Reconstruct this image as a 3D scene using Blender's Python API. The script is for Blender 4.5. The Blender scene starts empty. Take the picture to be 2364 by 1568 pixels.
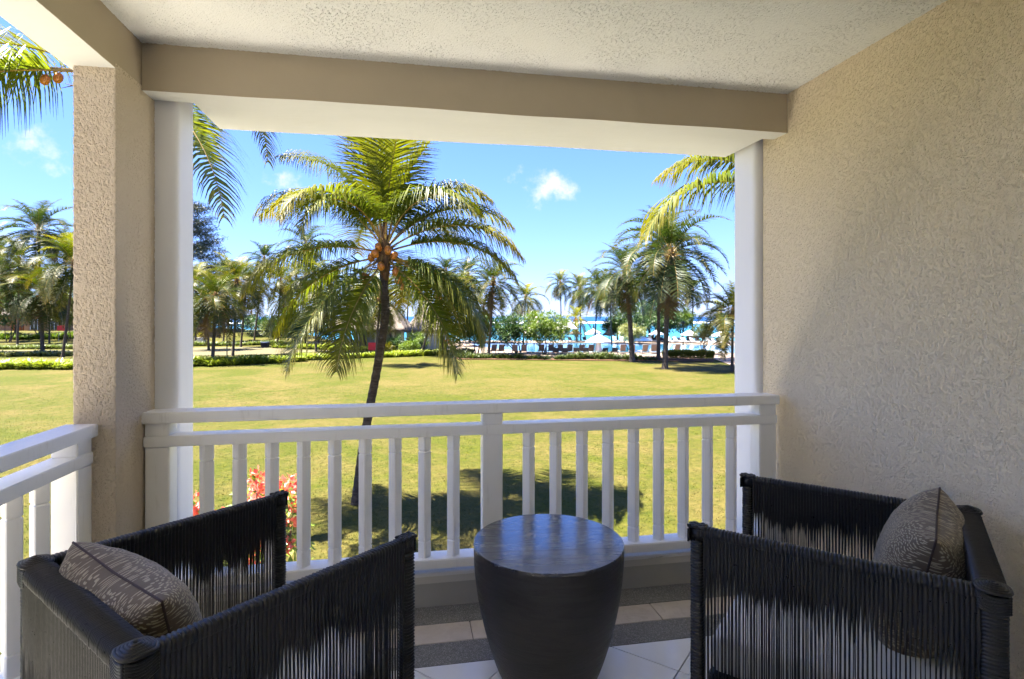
import bpy, bmesh, math, random
from mathutils import Vector, Matrix, noise

# ------------------------------------------------------------------ camera, sky, sun
SC = bpy.context.scene
COL = SC.collection
YAW = math.radians(10.4)
CS, SN = math.cos(YAW), math.sin(YAW)
EYE = 1.5
PXF = 1300.0 / 2364.0
cd = bpy.data.cameras.new("camera")
cd.sensor_width = 36.0
cd.lens = 36.0 * PXF
cd.shift_y = -53.0 / 2364.0
cd.clip_start = 0.05
cd.clip_end = 60000
cam = bpy.data.objects.new("camera", cd)
COL.objects.link(cam)
cam.location = (0, 0, EYE)
cam.rotation_euler = (math.radians(90), 0, -YAW)
SC.camera = cam

SUN_EL = math.radians(64)
sun_dir = Vector((-CS, SN * 0.9 + 0.0, 0)).normalized()
sun_az = math.atan2(sun_dir.x, sun_dir.y)
sv = Vector((sun_dir.x * math.cos(SUN_EL), sun_dir.y * math.cos(SUN_EL), math.sin(SUN_EL)))
SKY_STRENGTH = 0.092
SUN_STRENGTH = 5.0
SC.view_settings.view_transform = 'Standard'
SC.view_settings.look = 'None'
SC.view_settings.exposure = 2.88
SC.view_settings.gamma = 1.0
SC.view_settings.use_curve_mapping = False
SC.cycles.use_adaptive_sampling = True
SC.cycles.adaptive_threshold = 0.03
SC.cycles.max_bounces = 8
SC.cycles.diffuse_bounces = 6
SC.cycles.glossy_bounces = 3
SC.cycles.transmission_bounces = 3
SC.cycles.caustics_reflective = False
SC.cycles.caustics_refractive = False


def ndir(px, py):
    v = Vector(((px - 1182) / 1300, 1.0, -(py - 731) / 1300))
    return Vector((v.x * CS + v.y * SN, v.y * CS - v.x * SN, v.z)).normalized()


def build_world():
    w = bpy.data.worlds.new("World")
    SC.world = w
    w.use_nodes = True
    nt = w.node_tree
    nt.nodes.clear()
    N, Lk = nt.nodes.new, nt.links.new
    out = N("ShaderNodeOutputWorld")
    bg = N("ShaderNodeBackground")
    bg.inputs[1].default_value = SKY_STRENGTH
    sky = N("ShaderNodeTexSky")
    sky.sky_type = 'NISHITA'
    sky.sun_disc = False
    sky.sun_elevation = SUN_EL
    sky.sun_rotation = sun_az
    sky.air_density = 1.0
    sky.dust_density = 0.0
    sky.ozone_density = 2.0
    # clear marine air: bluer, and the horizon glare softly compressed
    ti = N("ShaderNodeVectorMath")
    ti.operation = 'MULTIPLY'
    ti.inputs[1].default_value = (.29, .40, .78)
    Lk(sky.outputs[0], ti.inputs[0])
    de = N("ShaderNodeVectorMath")
    de.operation = 'MULTIPLY_ADD'
    de.inputs[1].default_value = (.20, .17, .09)
    de.inputs[2].default_value = (1, 1, 1)
    Lk(ti.outputs[0], de.inputs[0])
    hs = N("ShaderNodeVectorMath")
    hs.operation = 'DIVIDE'
    Lk(ti.outputs[0], hs.inputs[0])
    Lk(de.outputs[0], hs.inputs[1])
    tc = N("ShaderNodeTexCoord")

    def math_(op, a, b=None, c=None):
        n = N("ShaderNodeMath")
        n.operation = op
        for i, v in enumerate((a, b, c)):
            if v is None:
                continue
            if isinstance(v, (int, float)):
                n.inputs[i].default_value = v
            else:
                Lk(v, n.inputs[i])
        return n.outputs[0]

    def dot(v):
        n = N("ShaderNodeVectorMath")
        n.operation = 'DOT_PRODUCT'
        Lk(tc.outputs["Generated"], n.inputs[0])
        n.inputs[1].default_value = v
        return n.outputs["Value"]
    n1 = N("ShaderNodeTexNoise")
    n1.inputs["Scale"].default_value = 24
    n1.inputs["Detail"].default_value = 5
    n1.inputs["Roughness"].default_value = 0.62
    Lk(tc.outputs["Generated"], n1.inputs["Vector"])
    best = None
    for px, py, a, b, amp in ((98, 338, 66, 36, .75), (122, 382, 66, 24, .35), (650, 424, 54, 30, .65), (1255, 425, 92, 52, .75), (20, 590, 70, 60, .6)):
        c = ndir(px, py)
        r = Vector((c.y, -c.x, 0)).normalized()
        u = r.cross(c)
        uu, vv = dot(r * (1300 / a)), dot(u * (1300 / b))
        m = math_('SUBTRACT', amp, math_('MULTIPLY_ADD', uu, uu, math_('MULTIPLY', vv, vv)))
        best = m if best is None else math_('MAXIMUM', best, m)
    mm = N("ShaderNodeMapRange")
    mm.interpolation_type = 'SMOOTHSTEP'
    mm.inputs["From Min"].default_value = 0.0
    mm.inputs["From Max"].default_value = 2.0
    Lk(math_('MULTIPLY_ADD', math_('SUBTRACT', n1.outputs[0], .5), 5.2, best), mm.inputs["Value"])
    total = mm.outputs[0]
    mix = N("ShaderNodeMix")
    mix.data_type = 'RGBA'
    Lk(total, mix.inputs["Factor"])
    Lk(hs.outputs[0], mix.inputs["A"])
    mix.inputs["B"].default_value = (1.75, 1.8, 1.9, 1)
    Lk(mix.outputs["Result"], bg.inputs[0])
    Lk(bg.outputs[0], out.inputs[0])


build_world()
sd = bpy.data.lights.new("sun", 'SUN')
sd.energy = SUN_STRENGTH
sd.angle = math.radians(0.5)
sd.color = (1.0, 0.95, 0.86)
so = bpy.data.objects.new("sun", sd)
COL.objects.link(so)
so.rotation_euler = (-sv).to_track_quat('-Z', 'Y').to_euler()
so.location = sv * 60

# ------------------------------------------------------------------ materials
MATS = {}


class NT:
    def __init__(s, name, rough=0.6, spec=0.5):
        s.m = bpy.data.materials.new(name)
        s.m.use_nodes = True
        s.t = s.m.node_tree
        s.p = s.t.nodes["Principled BSDF"]
        s.p.inputs["Roughness"].default_value = rough
        s.p.inputs["Specular IOR Level"].default_value = spec
        s.out = s.t.nodes["Material Output"]
        s._tc = None
        MATS[name] = s.m

    def n(s, t, **kw):
        k = s.t.nodes.new(t)
        for a, b in kw.items():
            setattr(k, a, b)
        return k

    def l(s, a, b):
        s.t.links.new(a, b)

    def co(s, kind="Object", scale=None):
        if s._tc is None:
            s._tc = s.n("ShaderNodeTexCoord")
        o = s._tc.outputs[kind]
        if scale is None:
            return o
        m = s.n("ShaderNodeMapping")
        m.inputs["Scale"].default_value = scale
        s.l(o, m.inputs[0])
        return m.outputs[0]

    def pos(s, scale=None):
        g = s.n("ShaderNodeNewGeometry").outputs["Position"]
        if scale is None:
            return g
        m = s.n("ShaderNodeMapping")
        m.inputs["Scale"].default_value = scale
        s.l(g, m.inputs[0])
        return m.outputs[0]

    def noise(s, vec, scale, detail=4, rough=.55, dist=0):
        k = s.n("ShaderNodeTexNoise")
        k.inputs["Scale"].default_value = scale
        k.inputs["Detail"].default_value = detail
        k.inputs["Roughness"].default_value = rough
        k.inputs["Distortion"].default_value = dist
        s.l(vec, k.inputs["Vector"])
        return k.outputs[0]

    def voro(s, vec, scale, feature='F1', out="Distance", rnd=1.0):
        k = s.n("ShaderNodeTexVoronoi", feature=feature)
        k.inputs["Scale"].default_value = scale
        k.inputs["Randomness"].default_value = rnd
        s.l(vec, k.inputs["Vector"])
        return k.outputs[out]

    def wave(s, vec, scale, dist=0, detail=2, direction='X'):
        k = s.n("ShaderNodeTexWave", bands_direction=direction)
        k.inputs["Scale"].default_value = scale
        k.inputs["Distortion"].default_value = dist
        k.inputs["Detail"].default_value = detail
        s.l(vec, k.inputs["Vector"])
        return k.outputs["Fac"]

    def ramp(s, fac, stops, interp='LINEAR'):
        k = s.n("ShaderNodeValToRGB")
        r = k.color_ramp
        r.interpolation = interp
        while len(r.elements) < len(stops):
            r.elements.new(0.5)
        for e, (p, c) in zip(r.elements, stops):
            e.position = p
            e.color = (c, c, c, 1) if isinstance(c, (int, float)) else (*c, 1)
        s.l(fac, k.inputs[0])
        return k.outputs[0]

    def math(s, op, a, b=None, clamp=False):
        k = s.n("ShaderNodeMath", operation=op, use_clamp=clamp)
        for i, v in enumerate((a, b)):
            if v is None:
                continue
            if isinstance(v, (int, float)):
                k.inputs[i].default_value = v
            else:
                s.l(v, k.inputs[i])
        return k.outputs[0]

    def mix(s, fac, a, b, blend='MIX'):
        k = s.n("ShaderNodeMix", data_type='RGBA', blend_type=blend)
        for i, v in (("Factor", fac), ("A", a), ("B", b)):
            if isinstance(v, (int, float)) and i == "Factor":
                k.inputs[i].default_value = v
            elif isinstance(v, tuple):
                k.inputs[i].default_value = (*v, 1)
            else:
                s.l(v, k.inputs[i])
        return k.outputs["Result"]

    def color(s, v):
        if isinstance(v, tuple):
            s.p.inputs["Base Color"].default_value = (*v, 1)
        else:
            s.l(v, s.p.inputs["Base Color"])

    def bump(s, h, strength=.5, dist=.01):
        k = s.n("ShaderNodeBump")
        k.inputs["Strength"].default_value = strength
        k.inputs["Distance"].default_value = dist
        s.l(h, k.inputs["Height"])
        s.l(k.outputs[0], s.p.inputs["Normal"])

    def disp(s, h, scale, mid=.5):
        k = s.n("ShaderNodeDisplacement")
        k.inputs["Scale"].default_value = scale
        k.inputs["Midlevel"].default_value = mid
        s.l(h, k.inputs["Height"])
        s.l(k.outputs[0], s.out.inputs["Displacement"])
        s.m.displacement_method = 'BOTH'

    def rnd(s):
        return s.n("ShaderNodeObjectInfo").outputs["Random"]

    def attr(s, name):
        return s.n("ShaderNodeAttribute", attribute_name=name).outputs["Fac"]

    def rough(s, v):
        s.l(v, s.p.inputs["Roughness"])


def stucco(name, c1, c2, depth, sc=1.0, flat=.5, stretch=(1, 1, .8)):
    k = NT(name, .85, .25)
    v = k.pos(stretch)
    a = k.noise(v, 95 * sc, 3, .62)
    b = k.noise(v, 210 * sc, 2, .6)
    big = k.noise(v, 5.5 * sc, 3, .6)
    mid = k.noise(v, 26 * sc, 2, .5)
    h = k.math('ADD', k.math('MULTIPLY', a, .75), k.math('MULTIPLY', b, .3))
    h = k.ramp(h, [(.38, 0.0), (.52, .7), (.70, 1.0)])
    fl = k.ramp(k.math('ADD', k.math('MULTIPLY', big, .6), k.math('MULTIPLY', mid, .5)), [(flat, 0.0), (flat + .09, 1.0)])
    h2 = k.mix(fl, h, k.ramp(k.math("ADD", h, 0.0), [(0, .42), (1, .78)]))
    k.disp(h2, depth, .5)
    col = k.mix(k.noise(v, 1.6, 4, .6), c1, c2)
    k.color(col)
    return k.m


def mat_plain(name, c, rough=.6, spec=.4, var=.08, sc=6.0, bump=0.0, bsc=60, metallic=0):
    k = NT(name, rough, spec)
    n = k.noise(k.pos(), sc, 4, .6)
    k.color(k.mix(n, tuple(x * (1 - var) for x in c), tuple(min(1, x * (1 + var)) for x in c)))
    if bump:
        k.bump(k.noise(k.pos(), bsc, 3), bump, .004)
    k.p.inputs["Metallic"].default_value = metallic
    return k.m


def build_mats():
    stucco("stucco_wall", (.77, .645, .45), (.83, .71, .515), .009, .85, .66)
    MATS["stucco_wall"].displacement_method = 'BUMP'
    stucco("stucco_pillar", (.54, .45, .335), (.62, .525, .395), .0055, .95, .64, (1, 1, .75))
    # ceiling: sprayed finish with small pits
    k = NT("ceiling_spray", .9, .2)
    v = k.pos()
    pits = k.ramp(k.noise(v, 70, 3, .6), [(.36, 0.0), (.47, 1.0)])
    area = k.ramp(k.noise(v, 2.2, 3, .6), [(.38, .15), (.62, 1.0)])
    h = k.math('SUBTRACT', 1.0, k.math('MULTIPLY', area, k.math('SUBTRACT', 1.0, pits)))
    h = k.math('ADD', h, k.math('MULTIPLY', k.noise(v, 160, 2), .35))
    k.disp(h, .008, .9)
    k.color(k.mix(k.noise(v, .9, 4), (.70, .70, .65), (.78, .78, .73)))
    # smooth painted plaster on beams
    k = NT("beam_paint", .75, .3)
    v = k.pos()
    k.color(k.mix(k.noise(v, 1.4, 5, .65), (.38, .318, .225), (.45, .38, .275)))
    k.bump(k.noise(v, 14, 5, .6), .25, .006)
    k = NT("soffit_paint", .8, .3)
    v = k.pos((1, 3, 1))
    k.color(k.mix(k.noise(v, 1.1, 6, .7), (.56, .56, .52), (.66, .66, .62)))
    k.bump(k.noise(v, 12, 5, .6), .3, .006)
    # white painted wood
    k = NT("white_paint", .38, .5)
    v = k.pos()
    n = k.noise(v, 2.5, 5, .6)
    n2 = k.noise(k.pos((30, 30, 2.5)), 4, 3, .6)
    gr = k.ramp(k.noise(k.pos((9, 9, 1.2)), 3.5, 6, .7), [(.58, 0.0), (.78, .55)])
    k.color(k.mix(gr, k.mix(k.ramp(n, [(.3, 0.0), (.75, 1.0)]), (.88, .87, .85), (.83, .82, .80)), (.60, .57, .52)))
    k.bump(n2, .18, .002)
    k = NT("white_worn", .5, .4)
    v = k.pos((2, 30, 30))
    w = k.ramp(k.noise(v, 1.6, 6, .7), [(.62, 0.0), (.68, 1.0)])
    k.color(k.mix(w, (.80, .79, .77), (.40, .38, .36)))
    k.bump(w, .3, .003)
    k = NT("column_paint", .45, .45)
    v = k.pos((1, 1, .12))
    k.color(k.mix(k.noise(v, 8, 4), (.77, .77, .79), (.83, .83, .84)))
    k.bump(k.noise(v, 16, 4), .12, .004)
    k = NT("kerb_grey", .8, .25)
    v = k.pos((1, 1, 2))
    k.color(k.mix(k.noise(v, 3.5, 6, .65), (.40, .385, .35), (.50, .48, .44)))
    k.bump(k.noise(v, 40, 4), .25, .004)
    k = NT("kerb_cream", .75, .3)
    k.color(k.mix(k.noise(k.pos((1, 1, 3)), 3, 5, .65), (.60, .575, .52), (.70, .68, .62)))
    # floor
    k = NT("white_tile", .16, .5)
    v = k.pos()
    k.color(k.mix(k.ramp(k.noise(v, 5, 6, .65), [(.3, 0.0), (.7, 1.0)]), (.84, .84, .83), (.90, .90, .89)))
    k.rough(k.ramp(k.noise(v, 7, 4), [(.3, .12), (.7, .26)]))
    k.bump(k.noise(v, 9, 2), .03, .01)
    mat_plain("grout", (.035, .032, .03), .9, .2)
    k = NT("dark_pebble", .75, .35)
    v = k.pos()
    a = k.voro(v, 330, out="Color")
    sepd = k.voro(v, 330)
    g = k.n("ShaderNodeSeparateColor")
    k.l(a, g.inputs[0])
    k.color(k.ramp(g.outputs[0], [(0, (.17, .165, .16)), (.7, (.28, .275, .265)), (1, (.48, .47, .45))]))
    k.bump(k.math('SUBTRACT', 1.0, sepd), .8, .004)
    k = NT("beige_slab", .6, .35)
    v = k.pos()
    n = k.noise(v, 7, 8, .68, .6)
    k.color(k.mix(k.ramp(n, [(.3, 0.0), (.7, 1.0)]), (.58, .51, .455), (.70, .635, .58)))
    k.bump(k.ramp(k.noise(v, 9, 7, .62, 1.2), [(.42, 0.0), (.47, .5), (.58, .6), (.62, 1.0)]), .6, .006)
    # wicker
    k = NT("wicker", .34, .42)
    v = k.co("Object")
    k.color(k.mix(k.noise(v, 130, 3), (.006, .0055, .0055), (.016, .0145, .014)))
    k.rough(k.ramp(k.noise(v, 60, 3), [(.3, .27), (.7, .45)]))
    k.bump(k.noise(v, 500, 2), .12, .001)
    mat_plain("seat_fabric", (.62, .63, .64), .85, .2, .05, 40, .2, 500)
    # pillow print: short cream strokes scattered on brown cloth
    k = NT("pillow_print", .72, .3)
    o = k.co("UV")
    mp = k.n("ShaderNodeMapping")
    mp.inputs["Scale"].default_value = (60, 60, 1)
    k.l(o, mp.inputs[0])
    d = k.n("ShaderNodeTexVoronoi", voronoi_dimensions='2D')
    d.inputs["Scale"].default_value = 1
    d.inputs["Randomness"].default_value = .85
    k.l(mp.outputs[0], d.inputs["Vector"])
    loc = k.n("ShaderNodeVectorMath", operation='SUBTRACT')
    k.l(mp.outputs[0], loc.inputs[0])
    k.l(d.outputs["Position"], loc.inputs[1])
    wn = k.noise(d.outputs["Position"], .085, 1, .5)
    rot = k.n("ShaderNodeVectorRotate", rotation_type='Z_AXIS')
    k.l(loc.outputs[0], rot.inputs["Vector"])
    k.l(k.math('MULTIPLY', k.math('SUBTRACT', wn, .5), 9.0), rot.inputs["Angle"])
    m2 = k.n("ShaderNodeMapping")
    m2.inputs["Scale"].default_value = (1.0, 2.7, 0)
    k.l(rot.outputs[0], m2.inputs[0])
    le = k.n("ShaderNodeVectorMath", operation='LENGTH')
    k.l(m2.outputs[0], le.inputs[0])
    st = k.ramp(le.outputs["Value"], [(.42, 1.0), (.52, 0.0)])
    base = k.mix(k.noise(o, 5, 4), (.100, .072, .042), (.148, .112, .070))
    k.color(k.mix(st, base, (.40, .345, .235)))
    k.bump(k.math('ADD', k.math('MULTIPLY', st, .5), k.math('MULTIPLY', k.noise(o, 9, 4), .9)), .5, .006)
    k.p.inputs["Sheen Weight"].default_value = .25
    # stool: black stained wood
    k = NT("black_wood", .25, .5)
    v = k.co("Object", (2.2, 14, 10))
    g1 = k.noise(v, 3.2, 6, .65, .4)
    k.color(k.mix(k.ramp(g1, [(.35, 0.0), (.7, 1.0)]), (.012, .011, .012), (.040, .037, .037)))
    k.rough(k.ramp(k.noise(v, 2.4, 6, .7, .6), [(.25, .17), (.72, .40)]))
    k.bump(k.noise(k.co("Object", (3, 40, 20)), 3, 5, .65), .15, .002)
    k.p.inputs["Coat Weight"].default_value = 1
    k.p.inputs["Coat Roughness"].default_value = .19
    k.p.inputs["Coat IOR"].default_value = 1.75
    k = NT("black_wood_side", .4, .45)
    v = k.co("Object", (2.0, 2.0, 11))
    g1 = k.noise(v, 2.6, 7, .68, .8)
    k.color(k.mix(k.ramp(g1, [(.3, 0.0), (.72, 1.0)]), (.010, .009, .009), (.040, .036, .035)))
    k.rough(k.ramp(g1, [(.3, .3), (.7, .55)]))
    k.bump(k.noise(k.co("Object", (2, 2, 18)), 4, 7, .7, .8), .45, .004)
    # lawn
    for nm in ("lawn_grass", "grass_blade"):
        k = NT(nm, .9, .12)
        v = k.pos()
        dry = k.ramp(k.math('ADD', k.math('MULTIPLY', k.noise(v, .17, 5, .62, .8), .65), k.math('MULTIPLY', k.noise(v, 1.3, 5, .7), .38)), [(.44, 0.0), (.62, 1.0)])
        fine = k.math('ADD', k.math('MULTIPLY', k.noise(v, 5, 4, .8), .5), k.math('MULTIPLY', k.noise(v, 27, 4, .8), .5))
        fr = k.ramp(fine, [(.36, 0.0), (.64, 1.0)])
        g = 1.0 if nm == "lawn_grass" else 1.2  # blade colour lightened to make up for their own shadowing
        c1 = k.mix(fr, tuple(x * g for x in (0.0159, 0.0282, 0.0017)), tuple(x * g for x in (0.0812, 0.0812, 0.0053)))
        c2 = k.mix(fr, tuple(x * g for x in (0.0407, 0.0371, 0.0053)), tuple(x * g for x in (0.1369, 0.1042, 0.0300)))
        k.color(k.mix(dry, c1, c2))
        if nm == "lawn_grass":
            k.bump(fine, .9, .06)
    mat_plain("path_sand", (.105, .090, .045), .9, .2, .14, 3, .3, 60)
    mat_plain("deck_stone", (0.2264, 0.1696, 0.1261), .8, .3, .10, 1.5, .2, 30)
    mat_plain("bounce_stone", (.56, .525, .46), .8, .3, .04, 1.5, .2, 30)  # pale so the added paving throws sunlight upward
    mat_plain("bed_soil", (.10, .055, .032), .95, .1, .3, 4, .8, 20)
    # sea: lagoon turquoise growing into deep blue past the reef
    k = NT("sea_water", .32, .12)
    sep = k.n("ShaderNodeSeparateXYZ")
    k.l(k.pos(), sep.inputs[0])
    wv = k.noise(k.pos((.012, .05, 1)), 1.0, 5, .6)
    yy = k.math('ADD', k.math('DIVIDE', sep.outputs[1], 1000), k.math('MULTIPLY', k.math('SUBTRACT', wv, .5), .10))
    k.color(k.ramp(yy, [(.10, (0.0459, 0.1624, 0.1952)), (.19, (0.0213, 0.1353, 0.2058)), (.38, (0.0082, 0.0976, 0.2058)), (.52, (0.0041, 0.0754, 0.1952)), (.56, (0.0025, 0.0566, 0.1837)), (1.0, (0.0025, 0.0435, 0.1566))]))
    k.bump(k.noise(k.pos((.25, .9, 1)), 1.0, 6, .65), .7, .4)
    mat_plain("sea_foam", (.85, .87, .88), .8, .2, .05, .05)
    k = NT("pool_water", .03, .5)
    k.color(k.mix(k.noise(k.pos((.2, .6, 1)), 1, 3), (.02, .12, .22), (.035, .17, .27)))
    k.bump(k.noise(k.pos((.5, 1.2, 1)), 1.3, 3, .5), .10, .10)
    # palm leaves
    for nm, g1, g2, tip in (("palm_leaf", (0.0185, 0.0363, 0.0044), (0.0503, 0.0666, 0.0067), (0.1532, 0.0984, 0.0118)),
                            ("palm_leaf_near", (0.0534, 0.0902, 0.0083), (0.1518, 0.1748, 0.0129), (0.2300, 0.1564, 0.0184)),
                            ("palm_leaf_young", (0.0923, 0.1157, 0.0054), (0.1564, 0.1564, 0.0078), (0.2080, 0.1681, 0.0172)),
                            ("palm_leaf_dark", (0.0163, 0.0340, 0.0089), (0.0385, 0.0599, 0.0111), (0.0932, 0.0770, 0.0163)),
                            ("palm_leaf_dry", (0.081, 0.046, 0.021), (0.148, 0.089, 0.041), (0.192, 0.126, 0.059))):
        k = NT(nm, .45, .24 if nm != 'palm_leaf_near' else .34)
        t = k.attr("tip")
        r = k.rnd()
        sh = k.attr("shade")
        base = k.mix(k.math('ADD', k.math('MULTIPLY', r, .5), k.math('MULTIPLY', sh, .5)), g1, g2)
        tt = k.math('MULTIPLY', k.ramp(t, [(.45, 0.0), (1.0, 1.0)]), k.math('ADD', k.math('MULTIPLY', r, .5), k.math('MULTIPLY', sh, .55)))
        c = k.mix(tt, base, tip)
        k.color(c)
        tr = k.n("ShaderNodeBsdfTranslucent")
        k.l(k.mix(1.0, c, (1.5, 1.45, .6), 'MULTIPLY'), tr.inputs[0])
        ms = k.n("ShaderNodeMixShader")
        ms.inputs[0].default_value = .42 if nm in ('palm_leaf_near', 'palm_leaf_young') else .30
        k.l(k.p.outputs[0], ms.inputs[1])
        k.l(tr.outputs[0], ms.inputs[2])
        k.l(ms.outputs[0], k.out.inputs[0])
    mat_plain("palm_rib", (0.277, 0.172, 0.036), .45, .5, .25, 5)
    k = NT("palm_trunk", .9, .2)
    v = k.pos()
    ring = k.noise(k.pos((2, 2, 14)), 1.6, 5, .7)
    lich = k.ramp(k.noise(k.pos((1, 1, .8)), 9, 6, .72), [(.56, 0.0), (.66, 1.0)])
    c = k.mix(k.ramp(ring, [(.3, 0.0), (.7, 1.0)]), (.035, .027, .021), (.125, .097, .072))
    k.color(k.mix(k.math('MULTIPLY', lich, .55), c, (.27, .255, .225)))
    k.bump(k.noise(k.pos((4, 4, 24)), 2.2, 5, .7), .8, .04)
    mat_plain("palm_fibre", (.13, .075, .035), .95, .1, .4, 20, .6, 60)
    k = NT("coconut", .35, .5)
    k.color(k.mix(k.noise(k.co("Object"), 6, 4), (.38, .115, .010), (.48, .18, .018)))
    k = NT("coconut_brown", .5, .4)
    k.color(k.mix(k.noise(k.co("Object"), 6, 4), (.26, .12, .035), (.42, .22, .06)))
    # leafy trees and plants
    for nm, a, b, tl in (("leaf_bright", (0.0635, 0.1215, 0.0135), (0.1796, 0.2376, 0.0216), .3), ("leaf_dark", (0.0189, 0.0540, 0.0121), (0.0675, 0.1215, 0.0189), .25),
                         ("leaf_olive", (0.065, 0.094, 0.025), (0.151, 0.173, 0.043), .3), ("leaf_casuarina", (0.022, 0.032, 0.016), (0.061, 0.068, 0.032), .2),
                         ("leaf_lily", (0.1161, 0.1701, 0.0135), (0.2916, 0.3105, 0.0338), .3), ("leaf_golden", (0.086, 0.101, 0.007), (0.302, 0.252, 0.014), .3),
                         ("leaf_grass_dark", (0.025, 0.043, 0.010), (0.086, 0.108, 0.025), .25), ("leaf_pale", (0.158, 0.173, 0.054), (0.302, 0.302, 0.115), .3),
                         ("bract_pink", (.62, .075, .055), (.80, .24, .17), .3), ("petal_white", (.75, .73, .62), (.8, .78, .7), .2),
                         ("leaf_red", (.35, .03, .04), (.5, .08, .06), .3)):
        k = NT(nm, .42, .5)
        sh = k.attr("shade")
        c = k.mix(sh, a, b)
        k.color(c)
        tr = k.n("ShaderNodeBsdfTranslucent")
        k.l(k.mix(1.0, c, (1.3, 1.35, .7) if not nm.startswith(("bract", "petal", "leaf_red")) else (1.2, 1, .9), 'MULTIPLY'), tr.inputs[0])
        ms = k.n("ShaderNodeMixShader")
        ms.inputs[0].default_value = tl
        k.l(k.p.outputs[0], ms.inputs[1])
        k.l(tr.outputs[0], ms.inputs[2])
        k.l(ms.outputs[0], k.out.inputs[0])
    mat_plain("bark", (.13, .10, .075), .9, .2, .35, 12, .6, 30)
    mat_plain("bark_dark", (.035, .028, .024), .9, .2, .35, 8, .6, 30)
    k = NT("thatch", .95, .1)
    n = k.noise(k.pos((3, 3, 1.2)), 3, 7, .75)
    k.color(k.mix(k.ramp(n, [(.3, 0.0), (.7, 1.0)]), (0.112, 0.089, 0.073), (0.264, 0.224, 0.188)))
    k.bump(k.noise(k.pos((6, 6, 2)), 3, 6, .7), .9, .1)
    mat_plain("wall_white", (0.436, 0.429, 0.409), .8, .3, .06, 2)
    mat_plain("wall_greygreen", (0.224, 0.244, 0.238), .8, .3, .06, 2)
    mat_plain("wall_orange", (0.363, 0.178, 0.079), .8, .3, .08, 2)
    mat_plain("stone_dark", (.10, .088, .08), .9, .2, .4, 3, .8, 8)
    mat_plain("timber_dark", (.045, .025, .018), .6, .4, .3, 5)
    mat_plain("canvas_white", (.80, .80, .79), .8, .2, .03, 2)
    mat_plain("sling_brown", (.20, .155, .125), .8, .2, .15, 8)
    mat_plain("sling_white", (.66, .67, .68), .8, .2, .08, 8)
    mat_plain("sling_blue", (.030, .038, .055), .7, .3, .2, 8)
    mat_plain("frame_grey", (.30, .29, .28), .4, .5, .1, 8)
    mat_plain("metal_green", (.012, .030, .024), .5, .4, .2, 8)
    mat_plain("pole_timber", (.42, .30, .19), .6, .4, .15, 8)
    mat_plain("paint_red", (.60, .018, .022), .5, .4, .1, 8)
    mat_plain("paint_white", (.75, .75, .74), .5, .4, .05, 8)
    mat_plain("planter_cream", (.62, .56, .47), .8, .2, .08, 4)
    mat_plain("stem_green", (.09, .10, .03), .6, .3, .2, 8)
    k = NT("door_glass", .03, .5)
    k.color((.02, .03, .03))


build_mats()


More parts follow.
